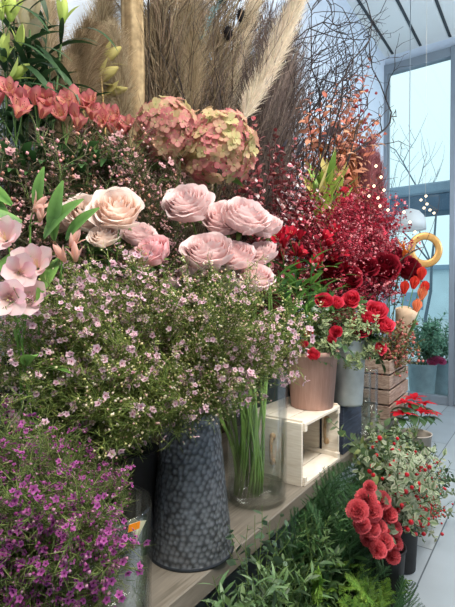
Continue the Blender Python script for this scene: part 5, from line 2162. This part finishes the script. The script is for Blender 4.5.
# gold hoop on a cord from the ceiling
hc = P(425, 250, 3.4)
b = MB()
R0 = .132
vs, fs = [], []
n = 48
for i in range(n):
    w = 2 * PI * i / n
    o = RT * math.cos(w) + Zv * math.sin(w)
    for k in range(10):
        a = 2 * PI * k / 10
        vs.append(o * (R0 - .028 + .028 * math.cos(a)) + F0 * .008 * math.sin(a))
for i in range(n):
    for k in range(10):
        fs.append((i * 10 + k, i * 10 + (k + 1) % 10, ((i + 1) % n) * 10 + (k + 1) % 10, ((i + 1) % n) * 10 + k))
b.add(vs, fs, (1, 1, 1))
hp = root('gold_hoop', hc, 'flat gold ring hanging by a thin cord in front of the window', 'decoration')
link('ring', b.mesh('ring', M_gold), hp)
b = MB()
b.tube([V((0, 0, R0 - .01)), V((0, 0, CZ - hc.z))], .0010, .0010, 4, rgb(200, 196, 186))
link('cord', b.mesh('cord', M_attr), hp)

# frosted pendant dome
pl_ = P(409, 230, 4.3)
pd = root('pendant_lamp', pl_, 'frosted white dome shaped pendant lamp hanging near the window', 'lamp')
b = MB()
rr = 16 / FPX * 4.3
b.lathe([(rr, 0), (rr * .98, rr * .45), (rr * .86, rr * .85), (rr * .6, rr * 1.15), (rr * .2, rr * 1.3), (.02, rr * 1.32), (.02, rr * 1.30), (rr * .58, rr * 1.12), (rr * .83, rr * .83), (rr * .95, rr * .44), (rr * .97, 0)], 40, rgb(206, 214, 218), closed=True)
link('shade', b.mesh('shade', attr_mat('frosted_shade', .5, .45, .3, 5, .03, rnd=0)), pd)
b = MB()
b.tube([V((0, 0, rr * 1.2)), V((0, 0, CZ - pl_.z))], .004, .004, 6, rgb(150, 160, 168))
link('cord', b.mesh('lamp_cord', M_attr), pd)

# ------------------------------------------------------------------ 14  FLOOR PLANTS IN FRONT OF THE BENCH
random.seed(1400)
grn = [rgb(52, 82, 44), rgb(74, 106, 58), rgb(92, 122, 72), rgb(44, 70, 42)]
RUS = {L: [leafy(L, int(L * 100) + 70 + k, (.050, .26), grn, nl=22, t0=.25, side=6, up=.7, bend=.6, fold=.12, sr=.002, prof=prof_lance, slen=.24) for k in (0, 1, 2)] for L in (.3, .42)}
PAL = {L: [leafy(L, int(L * 100) + 80 + k, (.056, .24), [rgb(98, 132, 88), rgb(120, 150, 108), rgb(84, 116, 72)], nl=22, t0=.3, side=5, up=.7, bend=.5, fold=.12, sr=.002, prof=prof_lance, slen=.22) for k in (0, 1)] for L in (.3, .42)}


def fpot(px, py, x, h, r, label, m=M_dark):
    q = PX(px, py, x)
    q.z = 0
    return bucket(q, r * .8, r, h, label, m), q + V((0, 0, h - .05))


_, g1 = fpot(255, 590, -.57, .36, .10, 'dark floor pot in front of the bench holding green foliage branches')
_, g2 = fpot(322, 560, -.56, .32, .10, 'dark floor pot under the pale crate holding dark fern')
_, g3 = fpot(384, 550, -.52, .27, .08, 'dark floor pot holding the red carnations')
_, g4 = fpot(402, 505, -.54, .30, .075, 'dark floor pot holding the white and green leaved berry branches')
for px, py in scatter([(196, 612), (232, 580), (266, 556), (304, 524), (335, 505), (350, 560), (340, 618)], 38, 41):
    a = g1 + V((U(-.05, .05), U(-.05, .05), -.05))
    t = PX(px, py, U(-.64, -.52))
    d = t - a
    fam = PAL if random.random() < .4 else RUS
    if d.length < .2:
        d = d.normalized() * .2
    L = min(fam, key=lambda x: abs(x - d.length))
    pale_ = fam is PAL
    put(random.choice(fam[L]), 'foliage_branch', orient(a, d, U(0, 6), d.length / L), 'pale sage green narrow leaved branch at the foot of the bench' if pale_ else 'mid green narrow leaved branch hanging before the bench edge', 'foliage', 'pale foliage branches' if pale_ else 'green foliage branches')
# a thin eucalyptus twig lying up against the bench edge
EUC = {L: [leafy(L, int(L * 100) + 90 + k, (.030, .62), [rgb(66, 92, 70), rgb(88, 112, 88)], nl=14, t0=.2, side=3, up=.5, bend=.3, fold=.08, sr=.0014, prof=prof_leaf, slen=.3) for k in (0, 1)] for L in (.22, .34)}
for px, py in ((262, 505), (270, 520), (255, 515), (282, 512), (248, 525)):
    a = g1 + V((U(-.03, .03), U(-.03, .03), 0))
    t = PX(px, py, -.60)
    d = t - a
    L = min(EUC, key=lambda x: abs(x - d.length))
    put(random.choice(EUC[L]), 'eucalyptus_twig', orient(a, d, U(0, 6), d.length / L), 'dark small leaved twig crossing the bench edge below the glass vase', 'foliage', 'twigs crossing the bench edge')
# dark feathery fern
FER = {L: [frond(L, int(L * 100) + k, rgb(34, 66, 38), rgb(66, 106, 60), npin=20, pl=.30, droop=.8, nw=.0010) for k in (0, 1)] for L in (.28, .4)}
for px, py in scatter([(296, 508), (325, 478), (352, 454), (366, 478), (356, 520), (325, 535)], 32, 15):
    a = g2 + V((U(-.05, .05), U(-.05, .05), 0))
    t = PX(px, py, U(-.64, -.56))
    d = t - a
    if d.length < .16:
        d = d.normalized() * .2
    L = min(FER, key=lambda x: abs(x - d.length))
    put(random.choice(FER[L]), 'fern_frond', orient(a, (d + Zv * .03), U(0, 6), d.length / L), 'dark green feathery fern frond below the pale crate', 'foliage', 'dark fern fronds')
for px, py in scatter([(312, 515), (340, 500), (346, 560), (312, 600), (300, 560)], 10, 16):
    a = g2 + V((U(-.05, .05), U(-.05, .05), -.03))
    t = PX(px, py, U(-.60, -.52))
    d = t - a
    if d.length < .2:
        d = d.normalized() * .22
    L = min(RUS, key=lambda x: abs(x - d.length))
    put(random.choice(RUS[L]), 'foliage_branch', orient(a, d, U(0, 6), d.length / L), 'mid green narrow leaved branch among the fern left of the carnations', 'foliage', 'green branches among the fern')
# bright cedar fronds at the lower right
CED = {L: [frond(L, int(L * 100) + 30 + k, rgb(70, 120, 44), rgb(140, 176, 72), npin=30, pl=.21, droop=1.2, nw=.0014) for k in (0, 1)] for L in (.28, .38)}
_, g5 = fpot(366, 612, -.50, .15, .09, 'dark floor pot at the front right holding bright cedar fronds')
for i, (px, py) in enumerate(((330, 560), (345, 572), (360, 560), (375, 566), (390, 570), (340, 592), (360, 590), (322, 580), (380, 590), (310, 598), (350, 606), (398, 582), (332, 606), (370, 575))):
    a = g5 + V((U(-.05, .05), U(-.05, .05), 0))
    t = PX(px, py + 10, U(-.54, -.44))
    d = t - a
    if d.length < .14:
        d = d.normalized() * .15
    L = min(CED, key=lambda x: abs(x - d.length))
    put(random.choice(CED[L]), 'cedar_frond', orient(a, d + Zv * .02, U(0, 6), d.length / L), 'bright yellow green cedar frond below the red carnations', 'foliage', 'bright cedar fronds')
for i, (px, py) in enumerate(((405, 575), (414, 582), (408, 592), (398, 562))):
    a = g5 + V((U(-.04, .04), U(-.04, .04), .0))
    t = PX(px, py, U(-.44, -.38))
    d = t - a
    L = min(FER, key=lambda x: abs(x - d.length))
    put(random.choice(FER[L]), 'cedar_frond', orient(a, d + Zv * .03, U(0, 6), d.length / L * .9), 'dark green drooping cedar frond hanging over the floor tiles', 'foliage', 'dark cedar fronds over the floor')

# red carnations
CAR = [carnation_mesh(100 + k, rgb(192, 34, 52), rgb(240, 120, 128)) for k in range(3)]
CARcal = MB()
CARcal.lathe([(.10, -1.3), (.20, -1.2), (.22, -.75), (.28, -.5)], 10, rgb(92, 124, 84))
CARcalm = CARcal.mesh('carnation_calyx', M_stem)
car = [(370, 487, 'topmost small red carnation of the cluster, pointing up'), (366, 498, 'coral red carnation at the upper left of the cluster'), (382, 500, 'coral red carnation at the upper right of the cluster'), (373, 512, 'coral red carnation in the upper middle of the cluster'),
       (390, 514, 'coral red carnation at the right side of the cluster'), (362, 524, 'deep red carnation at the left side of the cluster'), (379, 526, 'large coral red carnation in the centre of the cluster'), (395, 528, 'coral red carnation on the far right, touching the berry branches'),
       (369, 538, 'coral red carnation at the lower left of the cluster'), (385, 541, 'coral red carnation at the lower middle of the cluster'), (378, 549, 'pale rimmed coral carnation low in the cluster'), (393, 556, 'lowest coral red carnation, hanging below the others'),
       (396, 542, 'coral red carnation low on the right of the cluster'), (358, 510, 'coral red carnation at the far left, half behind the cluster'), (386, 510, 'coral red carnation squeezed in right above the centre'), (372, 528, 'coral red carnation squeezed in left of the central one')]
for px, py, lb in car:
    q = PX(px, py, -.44 + U(-.02, .02))
    px += 7
    R = (U(.028, .034) if py > 490 else .021)
    bs = g3 + V((U(-.03, .03), U(-.03, .03), -.15))
    r = root('red_carnation', bs, lb, 'flower', 'red carnations')
    f = (tocam * U(.6, 1) + Zv * U(.35, .8) + RT * (px - 380) / 30 * .4).normalized()
    b = MB()
    b.tube([p - bs for p in bez(bs, bs + V((0, 0, .1)), q - f * .07, q - f * .02, 7)], .0024, .002, 6, rgb(96, 126, 86), False)
    link('stem', b.mesh('carnation_stem', M_stem), r)
    bo = link('bloom', random.choice(CAR), r, orient(q - bs, f, U(0, 6), R))
    link('calyx', CARcalm, bo)

# white edged leaf branches with red berries
vwh = [rgb(96, 122, 84), rgb(136, 150, 122), rgb(70, 98, 60)]
VAR = {L: [leafy(L, int(L * 100) + 60 + k, (.0165, .6), vwh, nl=34, t0=.25, side=9, up=.5, edge=rgb(178, 184, 158), bend=.5, fold=.12, sr=.0018, berries=(rgb(196, 30, 44), .0044, .35), slen=.36) for k in (0, 1)] for L in (.26, .36)}
for px, py in scatter([(395, 440), (425, 452), (440, 480), (448, 505), (425, 522), (402, 512), (392, 470)], 17, 61):
    a = g4 + V((U(-.05, .05), U(-.05, .05), -.03))
    t = PX(px, py, U(-.54, -.38))
    d = t - a
    if d.length < .15:
        d = d.normalized() * .18
    L = min(VAR, key=lambda x: abs(x - d.length))
    put(random.choice(VAR[L]), 'variegated_branch', orient(a, d, U(0, 6), d.length / L), 'white edged leaf branch with red berries right of the carnations', 'foliage', 'variegated berry branches')
RB2 = [leafy(.3, 170 + k, (.016, .5), [rgb(70, 92, 56)], nl=22, t0=.5, side=8, up=.7, berries=(rgb(206, 34, 50), .0062, 1.0), slen=.3) for k in (0, 1)]
for px, py in ((430, 488), (440, 500), (446, 508), (420, 470), (434, 510), (424, 520)):
    a = g4 + V((U(-.04, .04), U(-.04, .04), -.03))
    t = PX(px, py, U(-.42, -.36))
    put(random.choice(RB2), 'red_berry_branch', orient(a, t - a, U(0, 6), max(.5, (t - a).length / .3)), 'branch packed with red berries above the grey floor tiles', 'branch', 'red berry branches by the floor tiles')
# green shrubs along the bench further back
_, g6 = fpot(396, 470, -.60, .36, .11, 'dark floor pot beside the bench holding small leaved eucalyptus')
SML = {L: [leafy(L, int(L * 100) + 130 + k, (.026, .62), [rgb(80, 104, 72), rgb(124, 142, 112), rgb(62, 88, 56), rgb(128, 140, 84)], nl=26, t0=.2, side=8, up=.5, edge=None, bend=.5, fold=.12, sr=.0018, slen=.36) for k in (0, 1)] for L in (.24, .36)}
for px, py in scatter([(352, 455), (372, 430), (392, 418), (412, 425), (420, 445), (408, 475), (372, 480)], 32, 71):
    a = g6 + V((U(-.06, .06), U(-.06, .06), -.03))
    t = PX(px, py, U(-.68, -.56))
    d = t - a
    if d.length < .16:
        d = d.normalized() * .2
    L = min(SML, key=lambda x: abs(x - d.length))
    put(random.choice(SML[L]), 'eucalyptus_branch', orient(a, d, U(0, 6), d.length / L), 'small leaved grey green branch along the bench front behind the carnations', 'foliage', 'grey green branches along the bench')
for px, py in ((446, 468), (450, 476), (438, 462), (452, 462), (444, 484)):
    a = g4 + V((U(-.04, .04), U(-.04, .04), -.03))
    t = PX(px, py, U(-.40, -.34))
    d = t - a
    L = min(EUC, key=lambda x: abs(x - d.length))
    put(random.choice(EUC[L]), 'eucalyptus_twig', orient(a, d, U(0, 6), d.length / L), 'loose dark eucalyptus twig reaching right over the floor', 'foliage', 'eucalyptus twigs over the floor')

# poinsettia in its own planter
pq = PX(415, 410, -.655)
pq.z = 0
pt = bucket(pq, .075, .095, pq.z + .42, 'light grey floor planter carrying the poinsettia', plain_mat('light_planter', rgb(168, 160, 150), .7, 0, 20, .15), 'planter', 'planter')
pr = root('poinsettia', pq + V((0, 0, .38)), 'red poinsettia at the far bench end in front of the slatted crate', 'plant')
random.seed(15)
BRA, GLF = MB(), MB()
BRA.leaf(V((0, 0, 0)), V((1, 0, .15)), Zv, .085, .046, rgb(190, 16, 36), rgb(226, 40, 58), None, .5, .12, 6, prof_leaf)
GLF.leaf(V((0, 0, 0)), V((1, 0, .05)), Zv, .09, .05, rgb(44, 78, 44), rgb(66, 100, 56), None, .7, .12, 6, prof_leaf)
BRAm, GLFm = BRA.mesh('red_bract', M_petal), GLF.mesh('green_leaf', M_leaf)
st = MB()
for px, py in ((404, 402), (414, 398), (424, 403), (431, 412), (412, 410), (422, 412), (402, 413)):
    q = PX(px, py, -.64) - (pq + V((0, 0, .38)))
    st.tube(bez(V((0, 0, 0)), V((0, 0, .05)), q - Zv * .04, q, 5), .003, .0022, 5, rgb(90, 110, 60), False)
    for i in range(9):
        w = i * 2.4 + U(-.2, .2)
        leaf_at(pr, BRAm, q, V((math.cos(w), math.sin(w), U(-.15, .35))) + tocam * .2, (.55 + .055 * i) * U(.8, 1.1), None, None, 'bract')
    for i in range(4):
        w = i * 1.7 + U(-.2, .2)
        leaf_at(pr, GLFm, q - Zv * .03, V((math.cos(w), math.sin(w), -.2)), U(.8, 1.1))
link('stem', st.mesh('poinsettia_stem', M_stem), pr)

# ------------------------------------------------------------------ 15  PLANTS OUTSIDE THE WINDOW
random.seed(1500)
OUT = [leafy(.6, 500 + k, (.07, .4), [rgb(96, 142, 116), rgb(126, 166, 140), rgb(76, 120, 98)], nl=30, t0=.15, side=8, up=.6, bend=.6, sr=.004) for k in (0, 1)]
for k, (px, py, w_, lb) in enumerate(((422, 372, .18, 'grey planter of bushy green plants outside the window, left one'), (442, 384, .16, 'grey planter with pink flowers outside the window, right one'))):
    q = PY(px, py, WY + .55 + .3 * k)
    q.z = -.04
    pl2 = bucket(q, w_ * .8, w_, .42, lb, plain_mat('outdoor_planter%d' % k, rgb(150, 166, 172), .7, 0, 10, .15), 'planter', 'planter')
    for i in range(13):
        a = q + V((U(-.1, .1), U(-.1, .1), .36))
        d = V((U(-.6, .6), U(-.6, .2), U(.6, 1.2)))
        put(random.choice(OUT), 'shrub_branch', orient(a, d, U(0, 6), U(.7, 1.25 if k == 0 else .9)), 'leafy branch growing in the ' + ('left' if k == 0 else 'right') + ' planter outside the window', 'plant', 'branches in the outdoor planters, ' + ('left' if k == 0 else 'right'))
PKF = [carnation_mesh(120, rgb(220, 60, 120), rgb(240, 120, 170))]
for px, py, lb in ((436, 358, 'bright pink blossom cluster outside the window, largest one'), (432, 362, 'small pink blossom left of the largest outside the window'), (441, 361, 'small pink blossom right of the largest outside the window')):
    q = PY(px, py, WY + .5)
    bs = V((q.x, WY + .85, .36))
    r = root('pink_flower', bs, lb, 'flower', 'pink flowers outside')
    b = MB()
    b.tube([p - bs for p in bez(bs, bs + V((0, 0, .1)), q - Zv * .1, q, 5)], .004, .003, 5, rgb(96, 130, 90), False)
    link('stem', b.mesh('flower_stem', M_stem), r)
    link('bloom', PKF[0], r, orient(q - bs, Zv + tocam * .6, U(0, 6), .07))

# ------------------------------------------------------------------ LIGHT
w = bpy.data.worlds.new('sky')
scene.world = w
w.use_nodes = True
nt = w.node_tree
nt.nodes.clear()
ou = nt.nodes.new('ShaderNodeOutputWorld')
bg = nt.nodes.new('ShaderNodeBackground')
tc = nt.nodes.new('ShaderNodeTexCoord')
sx = nt.nodes.new('ShaderNodeSeparateXYZ')
cr = nt.nodes.new('ShaderNodeValToRGB')
nt.links.new(tc.outputs['Generated'], sx.inputs[0])
nt.links.new(sx.outputs['Z'], cr.inputs['Fac'])
cr.color_ramp.elements[0].position = 0.0
cr.color_ramp.elements[0].color = (.58, .82, .88, 1)
cr.color_ramp.elements[1].position = 0.5
cr.color_ramp.elements[1].color = (.74, .93, .97, 1)
nt.links.new(cr.outputs['Color'], bg.inputs['Color'])
bg.inputs['Strength'].default_value = 1.15
nt.links.new(bg.outputs[0], ou.inputs['Surface'])


def area(name, loc, aim, size, power, col):
    l = bpy.data.lights.new(name, 'AREA')
    l.shape = 'RECTANGLE'
    l.size, l.size_y = size
    l.energy = power
    l.color = col
    o = bpy.data.objects.new(name, l)
    COL.objects.link(o)
    o.location = loc
    o.rotation_euler = (V(aim) - V(loc)).to_track_quat('-Z', 'Y').to_euler()
    return o


# ceiling lamps of the shop, over the aisle
area('ceiling_light', (0.35, 0.2, 3.1), (-.9, .9, .7), (1.6, .5), 80, (1.0, .94, .86))
area('ceiling_light', (0.45, 2.2, 3.3), (-.9, 2.1, .7), (1.8, .6), 70, (1.0, .94, .87))
# added fill without a fixture, brightens far wall and ceiling; then the pendant bulb
area('far_wall_fill', (1.6, 4.3, 2.2), (-1.6, 4.9, 3.2), (1.2, .4), 62, (.80, .90, 1.0))
pl = bpy.data.lights.new('pendant_bulb', 'POINT')
pl.energy = .7
pl.shadow_soft_size = .04
pl.color = (1, .95, .88)
plo = bpy.data.objects.new('pendant_bulb', pl)
COL.objects.link(plo)
plo.location = pl_ + V((0, 0, .05))

scene.view_settings.view_transform = 'Standard'
scene.view_settings.look = 'None'
scene.view_settings.gamma = 1.0
scene.view_settings.use_curve_mapping = False
scene.view_settings.exposure = 0.2
scene.cycles.max_bounces = 8
scene.cycles.transparent_max_bounces = 24
